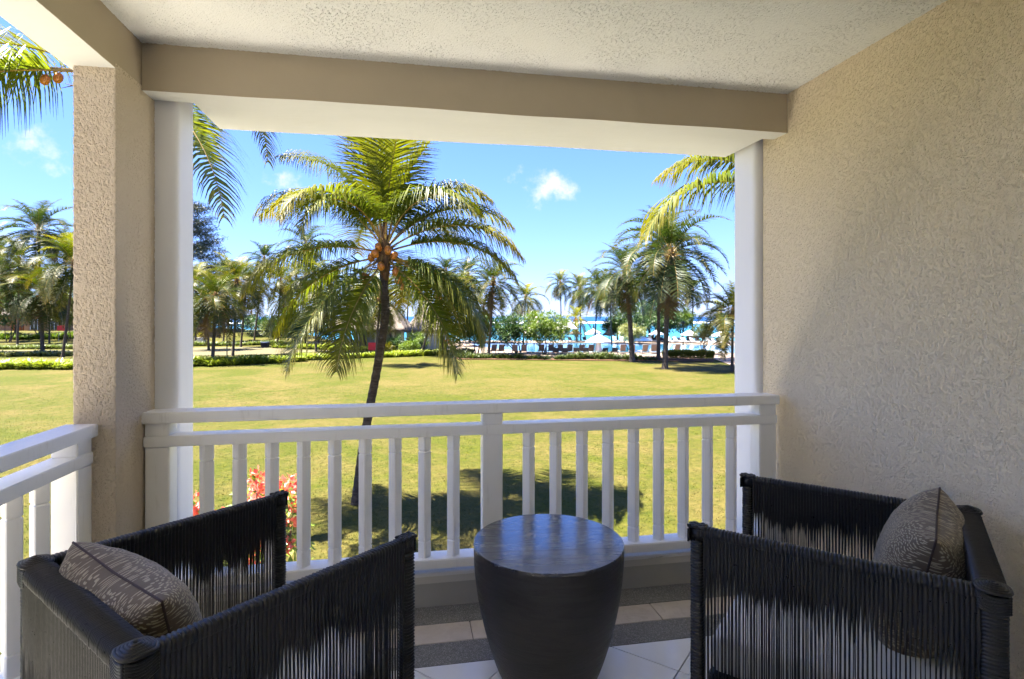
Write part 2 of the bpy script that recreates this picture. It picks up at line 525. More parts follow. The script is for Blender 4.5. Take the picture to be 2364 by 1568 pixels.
# ------------------------------------------------------------------ mesh helpers
class MB:
    def __init__(s):
        s.v, s.f, s.mi, s.a1, s.a2, s.uv = [], [], [], [], [], None

    def vert(s, p, tip=0.0, shade=0.5):
        s.v.append((p[0], p[1], p[2]))
        s.a1.append(tip)
        s.a2.append(shade)
        return len(s.v) - 1

    def face(s, idx, mi=0):
        s.f.append(tuple(idx))
        s.mi.append(mi)

    def box(s, x0, x1, y0, y1, z0, z1, mi=0, mat=None, bev=0.0):
        if bev <= 0:
            P = [(x, y, z) for z in (z0, z1) for y in (y0, y1) for x in (x0, x1)]
            F = [(0, 2, 3, 1), (4, 5, 7, 6), (0, 1, 5, 4), (2, 6, 7, 3), (0, 4, 6, 2), (1, 3, 7, 5)]
        else:
            bm = bmesh.new()
            bmesh.ops.create_cube(bm, size=1)
            for v in bm.verts:
                v.co = ((x0 + x1) / 2 + v.co.x * (x1 - x0), (y0 + y1) / 2 + v.co.y * (y1 - y0), (z0 + z1) / 2 + v.co.z * (z1 - z0))
            bmesh.ops.bevel(bm, geom=bm.edges[:], offset=bev, segments=2, affect='EDGES')
            bm.verts.index_update()
            P = [tuple(v.co) for v in bm.verts]
            F = [tuple(v.index for v in f.verts) for f in bm.faces]
            bm.free()
        b = len(s.v)
        for p in P:
            if mat is not None:
                p = mat @ Vector(p)
            s.vert(p)
        for f in F:
            s.face([b + i for i in f], mi)

    def tube(s, pts, rad, n=8, mi=0, cap=True, tips=None):
        """swept round tube; rad: list or float"""
        pts = [Vector(p) for p in pts]
        if isinstance(rad, (int, float)):
            rad = [rad] * len(pts)
        rings = []
        prev = None
        for i, p in enumerate(pts):
            t = (pts[min(i + 1, len(pts) - 1)] - pts[max(i - 1, 0)])
            t = t.normalized() if t.length > 1e-9 else Vector((0, 0, 1))
            if prev is None:
                u = t.orthogonal().normalized()
            else:
                u = (prev - t * prev.dot(t))
                u = u.normalized() if u.length > 1e-6 else t.orthogonal().normalized()
            prev = u
            w = t.cross(u)
            ring = []
            for k in range(n):
                a = 2 * math.pi * k / n
                ring.append(s.vert(p + (u * math.cos(a) + w * math.sin(a)) * rad[i], tips[i] if tips else 0))
            rings.append(ring)
        for a, b in zip(rings, rings[1:]):
            for k in range(n):
                s.face((a[k], a[(k + 1) % n], b[(k + 1) % n], b[k]), mi)
        if cap:
            s.face(list(reversed(rings[0])), mi)
            s.face(rings[-1], mi)

    def lathe(s, prof, n=32, mi=0, c=(0, 0, 0), capb=True, capt=True, mi_top=None):
        rings = []
        for r, z in prof:
            rings.append([s.vert((c[0] + r * math.cos(2 * math.pi * k / n), c[1] + r * math.sin(2 * math.pi * k / n), c[2] + z)) for k in range(n)])
        for a, b in zip(rings, rings[1:]):
            for k in range(n):
                s.face((a[k], a[(k + 1) % n], b[(k + 1) % n], b[k]), mi)
        if capb:
            s.face(list(reversed(rings[0])), mi)
        if capt:
            s.face(rings[-1], mi if mi_top is None else mi_top)

    def mesh(s, name, mats, smooth=False):
        me = bpy.data.meshes.new(name)
        me.from_pydata(s.v, [], s.f)
        for m in mats:
            me.materials.append(MATS[m])
        if len(mats) > 1:
            me.polygons.foreach_set("material_index", s.mi)
        if smooth:
            me.polygons.foreach_set("use_smooth", [True] * len(me.polygons))
        a = me.attributes.new("tip", 'FLOAT', 'POINT')
        a.data.foreach_set("value", s.a1)
        a = me.attributes.new("shade", 'FLOAT', 'POINT')
        a.data.foreach_set("value", s.a2)
        me.update()
        return me

    def build(s, name, mats, parent=None, smooth=False):
        if isinstance(mats, str):
            mats = [mats]
        return obj(name, s.mesh(name, mats, smooth), parent)


def obj(name, me, parent=None):
    o = bpy.data.objects.new(name, me)
    COL.objects.link(o)
    if parent is not None:
        o.parent = parent
    return o


def empty(name, loc, rz=0.0):
    o = bpy.data.objects.new(name, None)
    o.empty_display_size = .1
    COL.objects.link(o)
    o.location = loc
    o.rotation_euler = (0, 0, rz)
    return o


def tag(o, label, cat, group=None):
    o["label"] = label
    o["category"] = cat
    if group:
        o["group"] = group
    return o


def struct(o):
    o["kind"] = "structure"
    return o


def auto_smooth(o, ang=40):
    me = o.data
    me.polygons.foreach_set("use_smooth", [True] * len(me.polygons))
    me.set_sharp_from_angle(angle=math.radians(ang))


GZ = -3.0


def at(px, d, z=None):
    """place at a bearing and distance from the balcony"""
    r = (px - 1182) / 1300 * d
    x, y = r * CS + d * SN, d * CS - r * SN
    return Vector((x, y, ground_z(x, y) if z is None else z))


def elev(py, d):
    return EYE - (py - 731) / 1300 * d


def sstep(a, b, x):
    t = min(1, max(0, (x - a) / (b - a)))
    return t * t * (3 - 2 * t)


def ground_z(x, y):
    d = x * SN + y * CS
    r = x * CS - y * SN
    px = 1182 + 1300 * r / max(d, 1)
    left = 1 - sstep(640, 800, px)
    z = GZ
    z += left * 1.35 * sstep(98, 116, d)
    shore = 104 + left * 30
    z -= 3.2 * sstep(shore, shore + 14, d) + left * 1.4 * sstep(shore, shore + 14, d)
    if d < 60:
        z += .10 * noise.noise(Vector((x * .05, y * .05, 0)))
    return z


# ------------------------------------------------------------------ terrain, water
def build_terrain():
    m = MB()
    xs = [-260 + i * 2.5 for i in range(217)]
    ys = [-25 + i * 1.6 for i in range(112)]
    nx = len(xs)
    for y in ys:
        for x in xs:
            m.vert((x, y, ground_z(x, y)))
    for j in range(len(ys) - 1):
        for i in range(nx - 1):
            a = j * nx + i
            m.face((a, a + 1, a + nx + 1, a + nx))
    o = m.build("lawn", "lawn_grass", None, True)
    struct(o)
    # sea
    m = MB()
    S = -4.5
    b = [m.vert(p) for p in ((-40000, 90, S), (40000, 90, S), (40000, 42000, S), (-40000, 42000, S))]
    m.face(b)
    struct(m.build("sea", "sea_water"))
    # surf line on the reef
    m = MB()
    random.seed(5)
    for (y0, wd, amp, x0, x1) in ((515, 9, 5, -900, 1400), (545, 5, 4, -700, 900), (470, 2.5, 6, -500, 1100)):
        prev = None
        x = x0
        while x < x1:
            c = y0 + amp * 3 * noise.noise(Vector((x * .004, y0, 0)))
            w = wd * max(.0, .5 + 1.3 * noise.noise(Vector((x * .012, y0 * 2, 3))))
            if wd > 6:
                w = max(w, 3)
            cur = (m.vert((x, c - w, S + .05)), m.vert((x, c, S + .3 + .09 * w)), m.vert((x, c + w, S + .05)))
            if prev and w > .3:
                m.face((prev[0], cur[0], cur[1], prev[1]))
                m.face((prev[1], cur[1], cur[2], prev[2]))
            prev = cur
            x += 8
    o = m.build("surf", "sea_foam", None, True)
    o["kind"] = "structure"
    # flat sheets on the ground
    def sheet(name, pts, z, mat):
        m = MB()
        ids = [m.vert((*at(px, d, 0).xy, z)) for px, d in pts]
        m.face(list(reversed(ids)))
        bm = bmesh.new()
        me = m.mesh(name, [mat])
        bm.from_mesh(me)
        bmesh.ops.triangulate(bm, faces=bm.faces[:])
        bm.normal_update()
        for f in bm.faces:
            if f.normal.z < 0:
                f.normal_flip()
        bm.to_mesh(me)
        bm.free()
        return struct(obj(name, me))
    sheet("pool_deck", [(1028, 70), (1062, 63.5), (1300, 61.8), (1530, 60.8), (1640, 62), (1655, 57), (1672, 54), (1690, 50.5), (1740, 46), (1830, 42), (1900, 42),
                        (1850, 47), (1745, 51), (1712, 55), (1712, 60), (1900, 62), (2050, 66), (2050, 103), (1500, 103), (1300, 103), (1030, 103)], GZ + .10, "deck_stone")
    pool = [(1086, 92), (1200, 93.2), (1400, 93.2), (1560, 89.5), (1700, 85), (1900, 81), (1900, 67.5), (1700, 67.2), (1640, 68), (1400, 68.4), (1230, 69), (1160, 74), (1112, 81), (1092, 87)]
    sheet("pool", pool, GZ + .115, "pool_water")
    m = MB()
    P = [at(px, d, GZ + .13) for px, d in pool]
    n = len(P)
    cen = sum((Vector(p) for p in P), Vector()) / n
    for i in range(n):
        a, b = P[i], P[(i + 1) % n]
        oa, ob = a + (a - cen).normalized() * .5, b + (b - cen).normalized() * .5
        up = Vector((0, 0, .05))
        ids = [m.vert(p) for p in (a, b, ob, oa, a + up, b + up, ob + up, oa + up)]
        for f in ((4, 5, 6, 7), (0, 4, 7, 3), (1, 2, 6, 5), (0, 1, 5, 4), (2, 3, 7, 6)):
            m.face([ids[k] for k in f])
    struct(m.build("pool_coping", "deck_stone"))
    m = MB()  # unseen paving added to bounce sunlight up into the balcony
    for x0, x1, y0, y1 in ((-4.6, 6.5, 3.45, 6.2), (-9.4, -1.6, -1.6, 3.45)):
        nx_, ny_ = int((x1 - x0) / .6), int((y1 - y0) / .6)
        for i in range(nx_):
            for j in range(ny_):
                a, b = x0 + (x1 - x0) * i / nx_, y0 + (y1 - y0) * j / ny_
                m.box(a + .006, a + (x1 - x0) / nx_ - .006, b + .006, b + (y1 - y0) / ny_ - .006, GZ - .1, GZ + .14)
    struct(m.build("bounce_terrace", "bounce_stone"))
    sheet("path", [(395, 64), (520, 64.5), (640, 66.5), (700, 70), (770, 72), (960, 71.5), (960, 73.5), (770, 74.5), (690, 75), (640, 80), (590, 83), (395, 80)], GZ + .05, "path_sand")
    sheet("far_path", [(395, 92), (520, 94), (690, 95), (800, 92), (800, 95), (690, 99), (520, 98), (395, 97)], GZ + .06, "path_sand")
    sheet("side_path", [(-200, 72), (240, 72.5), (400, 73), (400, 75), (240, 74.5), (-200, 74)], GZ + .06, "path_sand")
    sheet("flower_bed", [(1035, 66), (1040, 61), (1062, 58.5), (1300, 57.2), (1530, 56.0), (1648, 55.2), (1648, 60), (1530, 60.5), (1300, 61.5), (1062, 63.2)], GZ + .09, "bed_soil")


build_terrain()


def build_grass():
    random.seed(11)
    m = MB()
    cnt = 0
    while cnt < 110000:
        d = 6.5 + 30 * random.random() ** 2.2
        px = random.uniform(-60, 1800) if d > 10 else random.uniform(100, 1750)
        p = at(px, d)
        h = random.uniform(.02, .045)
        w = random.uniform(.006, .013)
        a = random.random() * 6.283
        lx, ly = random.gauss(0, .03), random.gauss(0, .03)
        c, s = math.cos(a) * w, math.sin(a) * w
        m.face((m.vert((p.x - c, p.y - s, p.z - .01)), m.vert((p.x + c, p.y + s, p.z - .01)), m.vert((p.x + lx, p.y + ly, p.z + h))))
        cnt += 1
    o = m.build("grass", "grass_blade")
    tag(o, "short sunlit grass blades covering the lawn below the balcony", "grass")
    o["kind"] = "stuff"


build_grass()


# ------------------------------------------------------------------ balcony shell
WX = 2.125          # face of the right wall
PX0, PX1 = -1.375, -1.217   # stucco pillar / side beam in x
CEIL = 2.77
SOF = 2.55
BY0, BY1 = 2.875, 3.40


def grid_face(m, o, u, v, nu, nv, mi=0):
    """grid of quads, origin o, edge vectors u, v; normal u x v"""
    o, u, v = Vector(o), Vector(u), Vector(v)
    b = len(m.v)
    for j in range(nv + 1):
        for i in range(nu + 1):
            m.vert(o + u * (i / nu) + v * (j / nv))
    for j in range(nv):
        for i in range(nu):
            a = b + j * (nu + 1) + i
            m.face((a, a + 1, a + nu + 2, a + nu + 1), mi)


def weld(o, dist=.0005):
    bm = bmesh.new()
    bm.from_mesh(o.data)
    bmesh.ops.remove_doubles(bm, verts=bm.verts[:], dist=dist)
    bm.to_mesh(o.data)
    bm.free()


def build_shell():
    # floor slab
    m = MB()
    m.box(-1.45, 2.35, -1.6, 3.42, -.28, -.012)
    fl = struct(m.build("floor", "grout"))
    # diagonal white tiles
    s = .629
    g = .004
    rt = math.sqrt(.5)
    u, v = Vector((rt, -rt)), Vector((rt, rt))
    # line families x+y = 3.34 + k*.8895 , y-x = 1.093 + k*.8895
    def clip(poly, ax, val, keep_less):
        out = []
        for i in range(len(poly)):
            a, b = poly[i], poly[(i + 1) % len(poly)]
            ia = (a[ax] < val) == keep_less
            ib = (b[ax] < val) == keep_less
            if ia:
                out.append(a)
            if ia != ib:
                t = (val - a[ax]) / (b[ax] - a[ax])
                out.append((a[0] + (b[0] - a[0]) * t, a[1] + (b[1] - a[1]) * t))
        return out
    per = .8895
    for i in range(-7, 5):
        for j in range(-8, 5):
            s0, s1 = 3.34 + i * per + g, 3.34 + (i + 1) * per - g
            d0, d1 = 1.093 + j * per + g, 1.093 + (j + 1) * per - g
            poly = [((a - b) / 2, (a + b) / 2) for a, b in ((s0, d0), (s1, d0), (s1, d1), (s0, d1))]
            for ax, val, less in ((1, 2.436, True), (1, -1.55, False), (0, WX - .004, True), (0, -1.44, False)):
                poly = clip(poly, ax, val, less)
                if len(poly) < 3:
                    break
            if len(poly) < 3:
                continue
            m = MB()
            n = len(poly)
            dz = random.uniform(-.0006, .0006)
            t = [m.vert((x, y, dz)) for x, y in poly]
            b = [m.vert((x, y, -.011)) for x, y in poly]
            area = sum(poly[k][0] * poly[(k + 1) % n][1] - poly[(k + 1) % n][0] * poly[k][1] for k in range(n))
            if area < 0:
                t.reverse()
                b.reverse()
            m.face(t)
            for k in range(n):
                m.face((b[k], b[(k + 1) % n], t[(k + 1) % n], t[k]))
            m.build("tile", "white_tile", fl)
    # stone border: pebble strip, beige slabs, pebble strip
    for y0, y1 in ((2.438, 2.602), (2.768, 2.94)):
        m = MB()
        grid_face(m, (-1.44, y0, .0005), (WX + 1.44 - .003, 0, 0), (0, y1 - y0, 0), 60, 4)
        m.build("pebble_strip", "dark_pebble", fl)
    xs = [-1.437, -1.12, -.645, -.18, .296, .77, 1.238, 1.70, WX - .004]
    random.seed(3)
    for a, b in zip(xs, xs[1:]):
        m = MB()
        m.box(a + .002, b - .002, 2.605, 2.765, -.011, .002 + random.uniform(-.001, .001), bev=.002)
        m.build("stone_slab", "beige_slab", fl)
    # kerb under the front railing
    m = MB()
    m.box(PX1 - .01, WX, 2.937, 3.20, -.01, .125)
    k = m.build("kerb", "kerb_grey")
    tag(k, "low grey painted kerb running under the front railing", "kerb")
    m = MB()
    m.box(PX1 + .004, WX - .004, 2.922, 3.18, .126, .168, bev=.004)
    m.build("fascia", "kerb_cream", k)
    m = MB()
    m.box(PX1 + .006, WX - .006, 2.905, 3.16, .169, .190, bev=.004)
    m.build("ledge", "white_worn", k)
    m = MB()
    m.box(-1.44, PX1 - .02, -1.5, 2.60, -.01, .10)
    k = m.build("kerb", "kerb_grey")
    tag(k, "low grey kerb under the side railing by the left chair", "kerb")
    # right wall
    m = MB()
    grid_face(m, (WX, 3.10, -.02), (0, -4.6, 0), (0, 0, 2.84), 640, 400)
    grid_face(m, (WX + .22, 3.10, -.02), (-.22, 0, 0), (0, 0, 2.84), 32, 400)
    n0 = len(m.v)
    for p in ((WX, -1.5, -.02), (WX + .22, -1.5, -.02), (WX + .22, 3.10, -.02), (WX + .22, 3.10, 2.82), (WX + .22, -1.5, 2.82), (WX, -1.5, 2.82)):
        m.vert(p)
    m.face((n0 + 1, n0 + 2, n0 + 3, n0 + 4))
    m.face((n0, n0 + 1, n0 + 4, n0 + 5))
    o = m.build("stucco_wall", "stucco_wall", None, True)
    weld(o)
    o.data.set_sharp_from_angle(angle=math.radians(60))
    tag(o, "rough beige stucco wall on the right of the balcony", "wall")
    # pillar
    m = MB()
    z0, z1 = -.02, SOF + .02
    px0, px1, py0, py1 = PX0, PX1, 2.64, 3.02
    grid_face(m, (px0, py0, z0), (px1 - px0, 0, 0), (0, 0, z1 - z0), 32, 500)
    grid_face(m, (px1, py0, z0), (0, py1 - py0, 0), (0, 0, z1 - z0), 76, 500)
    grid_face(m, (px1, py1, z0), (px0 - px1, 0, 0), (0, 0, z1 - z0), 20, 500)
    grid_face(m, (px0, py1, z0), (0, py0 - py1, 0), (0, 0, z1 - z0), 40, 500)
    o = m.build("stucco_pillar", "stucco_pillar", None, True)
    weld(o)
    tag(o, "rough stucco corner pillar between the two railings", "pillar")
    # ceiling
    m = MB()
    grid_face(m, (PX1 - .03, -1.6, CEIL), (0, BY0 + 1.63, 0), (WX - PX1 + .05, 0, 0), 500, 400)
    o = m.build("ceiling", "ceiling_spray", None, True)
    struct(o)
    # beams (slightly uneven plaster edges)
    m = MB()
    def beam_box(x0, x1, y0, y1, z0, z1, n):
        grid_face(m, (x0, y0, z0), (x1 - x0, 0, 0), (0, 0, z1 - z0), n, 2, 0)
        grid_face(m, (x0, y1, z0), (x1 - x0, 0, 0), (0, y0 - y1, 0), n, 4, 1)
        grid_face(m, (x1, y1, z0), (x0 - x1, 0, 0), (0, 0, z1 - z0), n, 2, 0)
        grid_face(m, (x0, y1, z0), (0, y0 - y1, 0), (0, 0, z1 - z0), 4, 2, 0)
        grid_face(m, (x1, y0, z0), (0, y1 - y0, 0), (0, 0, z1 - z0), 4, 2, 0)
    beam_box(PX1 + .002, WX + .02, BY0, 3.0, SOF, 2.80, 60)
    beam_box(-1.04, 2.055, 3.003, BY1, SOF + .002, 2.80, 60)
    random.seed(8)
    m.v = [(x, y + .0022 * noise.noise(Vector((x * 6, y * 9, z * 9))), z + .0045 * noise.noise(Vector((x * 2.3, y * 4, z)))) for x, y, z in m.v]
    o = m.build("front_beam", ["beam_paint", "soffit_paint"])
    tag(o, "wide beige beam with pale underside spanning the front of the balcony", "beam")
    m = MB()
    grid_face(m, (PX1, BY0 + .1, SOF), (0, -4.5, 0), (0, 0, .25), 40, 2, 0)
    m.f = [tuple(reversed(f)) for f in m.f]
    grid_face(m, (PX0 - .03, -1.6, SOF), (PX1 - PX0 + .03, 0, 0), (0, BY0 + 1.7, 0), 4, 40, 1)
    m.f[-160:] = [tuple(reversed(f)) for f in m.f[-160:]]
    grid_face(m, (PX0 - .03, -1.6, SOF), (0, BY0 + 1.7, 0), (0, 0, .25), 40, 2, 0)
    m.f[-80:] = [tuple(reversed(f)) for f in m.f[-80:]]
    m.v = [(x + .002 * noise.noise(Vector((x * 9, y * 5, z * 9))), y, z + .003 * noise.noise(Vector((x * 2, y * 2.3, z)))) for x, y, z in m.v]
    o = m.build("side_beam", ["beam_paint", "soffit_paint"])
    tag(o, "beige beam along the upper left, resting on the stucco pillar", "beam")
    # squarish white columns with rounded corners
    def column(cx, cy, r, label):
        m = MB()
        n = 72
        rings = []
        for z in [-.28 + i * .153 for i in range(21)]:
            ring = []
            for k in range(n):
                a = 2 * math.pi * k / n
                c, s = math.cos(a), math.sin(a)
                q = (abs(c) ** 9 + abs(s) ** 9) ** (-1 / 9)
                ring.append(m.vert((cx + r * q * c, cy + r * q * s, z)))
            rings.append(ring)
        for a, b in zip(rings, rings[1:]):
            for k in range(n):
                m.face((a[k], a[(k + 1) % n], b[(k + 1) % n], b[k]))
        m.face(rings[-1])
        o = m.build("column", "column_paint", None, True)
        tag(o, label, "column", "white columns behind the front railing")
    column(-1.218, 3.118, .108, "smooth white column just right of the stucco pillar")
    column(2.200, 3.235, .120, "smooth white column half hidden by the right stucco wall")
    # roof slab with eaves deepened to block sun, wall below, rear wall, whitened door
    m = MB()
    m.box(PX0 - .028, WX + .22, -1.6, BY1 - .03, 2.80, 3.78)
    m.box(-3.1, 6.0, -6.0, 4.7, 3.78, 3.98)  # eaves reach out, unseen, to keep sun off the side railing
    o = m.build("roof", "beam_paint")
    tag(o, "unseen roof slab above the ceiling, eaves extended to keep sun off the railing", "roof")
    m = MB()
    m.box(-1.43, 2.34, -1.6, 3.30, -3.3, -.29)
    o = m.build("lower_wall", "stucco_wall_low" if "stucco_wall_low" in MATS else "beam_paint")
    tag(o, "plastered building wall below the balcony floor", "wall")
    m = MB()
    m.box(-1.45, -.6, -1.62, -1.5, -.01, 2.80)
    m.box(1.6, WX, -1.62, -1.5, -.01, 2.80)
    m.box(-.6, 1.6, -1.62, -1.5, 2.2, 2.80)
    o = m.build("rear_wall", "soffit_paint")
    tag(o, "rear balcony wall around the sliding glass door", "wall")
    m = MB()  # unseen door, made white to bounce light forward
    m.box(-.58, 1.58, -1.60, -1.56, 0.002, 2.19)
    o = m.build("bounce_door", "canvas_white")
    tag(o, "unseen rear door with white curtain added to bounce light into the balcony", "door")
    m = MB()  # unseen walls added to keep sky light off the pillar front
    m.box(-14, -1.46, -2.4, -1.7, -3.2, 3.77)
    m.box(WX + .25, 12, -2.4, 2.6, -3.2, 3.77)
    o = m.build("sky_block_facade", "soffit_paint")
    tag(o, "unseen plain facade added on both sides of the balcony to block sky light", "building")


build_shell()


# ------------------------------------------------------------------ railings
def baluster_mesh(zb, zt):
    """square bar turned 45 degrees with a notch near each end"""
    m = MB()
    r = .033
    n1, n2 = zb + .085, zt - .085
    prof = [(r, zb), (r, n1 - .006), (r * .84, n1), (r, n1 + .006), (r, n2 - .006), (r * .84, n2), (r, n2 + .006), (r, zt)]
    rings = []
    e = .10
    for rr, z in prof:
        ring = []
        for k in range(4):
            a0 = math.pi / 2 * k
            for da in (-e, e):
                a = a0 + da
                ring.append(m.vert((rr * math.cos(a) * .985, rr * math.sin(a) * .985, z)))
        rings.append(ring)
    for a, b in zip(rings, rings[1:]):
        for k in range(8):
            m.face((a[k], a[(k + 1) % 8], b[(k + 1) % 8], b[k]))
    m.face(list(reversed(rings[0])))
    m.face(rings[-1])
    return m.mesh("baluster", ["white_paint"])


BAL = baluster_mesh(.262, .895)


def railing(name, label, origin, rz, length, posts, bals, x0rail):
    """local x runs along the rail, local -y faces the room"""
    t = empty(name, origin, rz)
    def bar(nm, x0, x1, y0, y1, z0, z1, bev=.004):
        m = MB()
        m.box(x0, x1, y0, y1, z0, z1, bev=bev)
        return m.build(nm, "white_paint", t)
    bar("top_rail", x0rail, length, 0, .125, 1.000, 1.052)
    bar("middle_rail", x0rail + .012, length - .012, .006, .112, .890, .940)
    bar("bottom_rail", x0rail + .02, length - .02, .002, .118, .218, .266)
    for x in posts:
        bar("post", x - .052, x + .052, .012, .108, .192, .8905)
        bar("post", x - .052, x + .052, .012, .108, .9395, 1.001)
    for x in bals:
        o = obj("baluster", BAL, t)
        o.location = (x, .06, 0)
        o.rotation_euler.z = random.uniform(-.04, .04)
    return t


random.seed(21)
fp = [-1.157, .429, 2.01]
fb = []
for a, b in zip(fp, fp[1:]):
    fb += [a + .052 + (b - a - .104) * (i + 1) / 10 for i in range(9)]
r = railing("front_railing", "white wooden front railing with turned balusters facing the lawn", (0, BY0, 0), 0, 2.078, fp, fb, -1.226)
tag(r, "white wooden front railing with notched balusters facing the lawn", "railing")
# side railing: local x along world -Y, room is at +X
sp = [.068]
sb = [.068 + .052 + .149 * (i + 1) for i in range(20)]
r = railing("side_railing", "", (-1.402, 2.633, 0), -math.pi / 2, 4.1, sp, sb, .0)
tag(r, "short white side railing at the left, ending at the stucco pillar", "railing")


# ------------------------------------------------------------------ armchairs
CW, CD, CH = .778, .83, .79


def ridged_bar(m, p0, p1, a, b, pitch, up=Vector((0, 0, 1)), taper=None, jitter=.0006):
    """bar wrapped with strands: rounded-rectangle section a (side) x b (up), ridged along its length"""
    p0, p1 = Vector(p0), Vector(p1)
    ax = (p1 - p0)
    L = ax.length
    ax.normalize()
    sd = ax.cross(up).normalized()
    u2 = sd.cross(ax)
    n = max(2, int(L / pitch))
    prev = None
    NS = 12
    for i in range(n):
        j = random.uniform(-jitter, jitter)
        tw = random.uniform(-.10, .10)
        for f, dr in ((.04, -.0022), (.2, 0), (.5, .0012), (.8, 0), (.96, -.0022)):
            c = p0 + ax * ((i + f) * L / n)
            ring = []
            for k in range(NS):
                an = 2 * math.pi * (k + .5) / NS
                cx, cy = math.cos(an), math.sin(an)
                q = (abs(cx) ** 4 + abs(cy) ** 4) ** -.25
                ring.append(m.vert(c + sd * (cx * q * (a / 2 + dr + j)) + u2 * (cy * q * (b / 2 + dr + j)) + ax * (tw * cx * .012)))
            if prev:
                for k in range(NS):
                    m.face((prev[k], prev[(k + 1) % NS], ring[(k + 1) % NS], ring[k]))
            else:
                m.face(list(reversed(ring)))
            prev = ring
    m.face(prev)


def strand_panel(m, p0, p1, ztop, zbot, off, pitch, narrow_z):
    """vertical flat strands between p0 and p1; they lie flat under the rail and turn edge-on lower down"""
    p0, p1 = Vector(p0), Vector(p1)
    ax = p1 - p0
    L = ax.length
    ax.normalize()
    nrm = Vector((-ax.y, ax.x, 0))
    n = int(L / pitch)
    wob = random.random() * 10
    for i in range(n):
        s = (i + .5) / n
        c = p0 + ax * (s * L) + nrm * off
        zk = narrow_z + .07 * noise.noise(Vector((s * 9, wob, 0))) + random.uniform(-.03, .03)
        wide, thin = pitch * .49, pitch * random.uniform(.10, .17)
        dx = random.uniform(-.0022, .0022)
        prof = [(ztop, wide, 0), (zk + .05, wide * .97, 0), (zk - .05, thin, dx * .5), ((zk + zbot) / 2, thin, dx), (zbot + .10, thin * 1.15, dx * .5), (zbot, wide * .9, 0)]
        rows = []
        for z, w, d in prof:
            q = c + ax * d
            t = .0016
            rows.append([m.vert((q + ax * a + nrm * b) + Vector((0, 0, z - q.z))) for a, b in ((-w, -t), (0, -t * 1.9), (w, -t), (w, t), (0, t * 1.9), (-w, t))])
        for a, b in zip(rows, rows[1:]):
            for k in range(6):
                m.face((a[k], b[k], b[(k + 1) % 6], a[(k + 1) % 6]))


def knot(m, c, r, outw, tw=0):
    """woven corner knot: concentric strands over a rounded block"""
    c = Vector(c)
    for i in range(5):
        rr = r * (1 - i * .19)
        pts = []
        for k in range(17):
            a = 2 * math.pi * k / 16
            x, y = math.cos(a), math.sin(a)
            q = (abs(x) ** 3.5 + abs(y) ** 3.5) ** (-1 / 3.5)
            pts.append(c + Vector((x * q * rr, y * q * rr, .002 + i * .0028)))
        m.tube(pts, .0058, 6, cap=False)


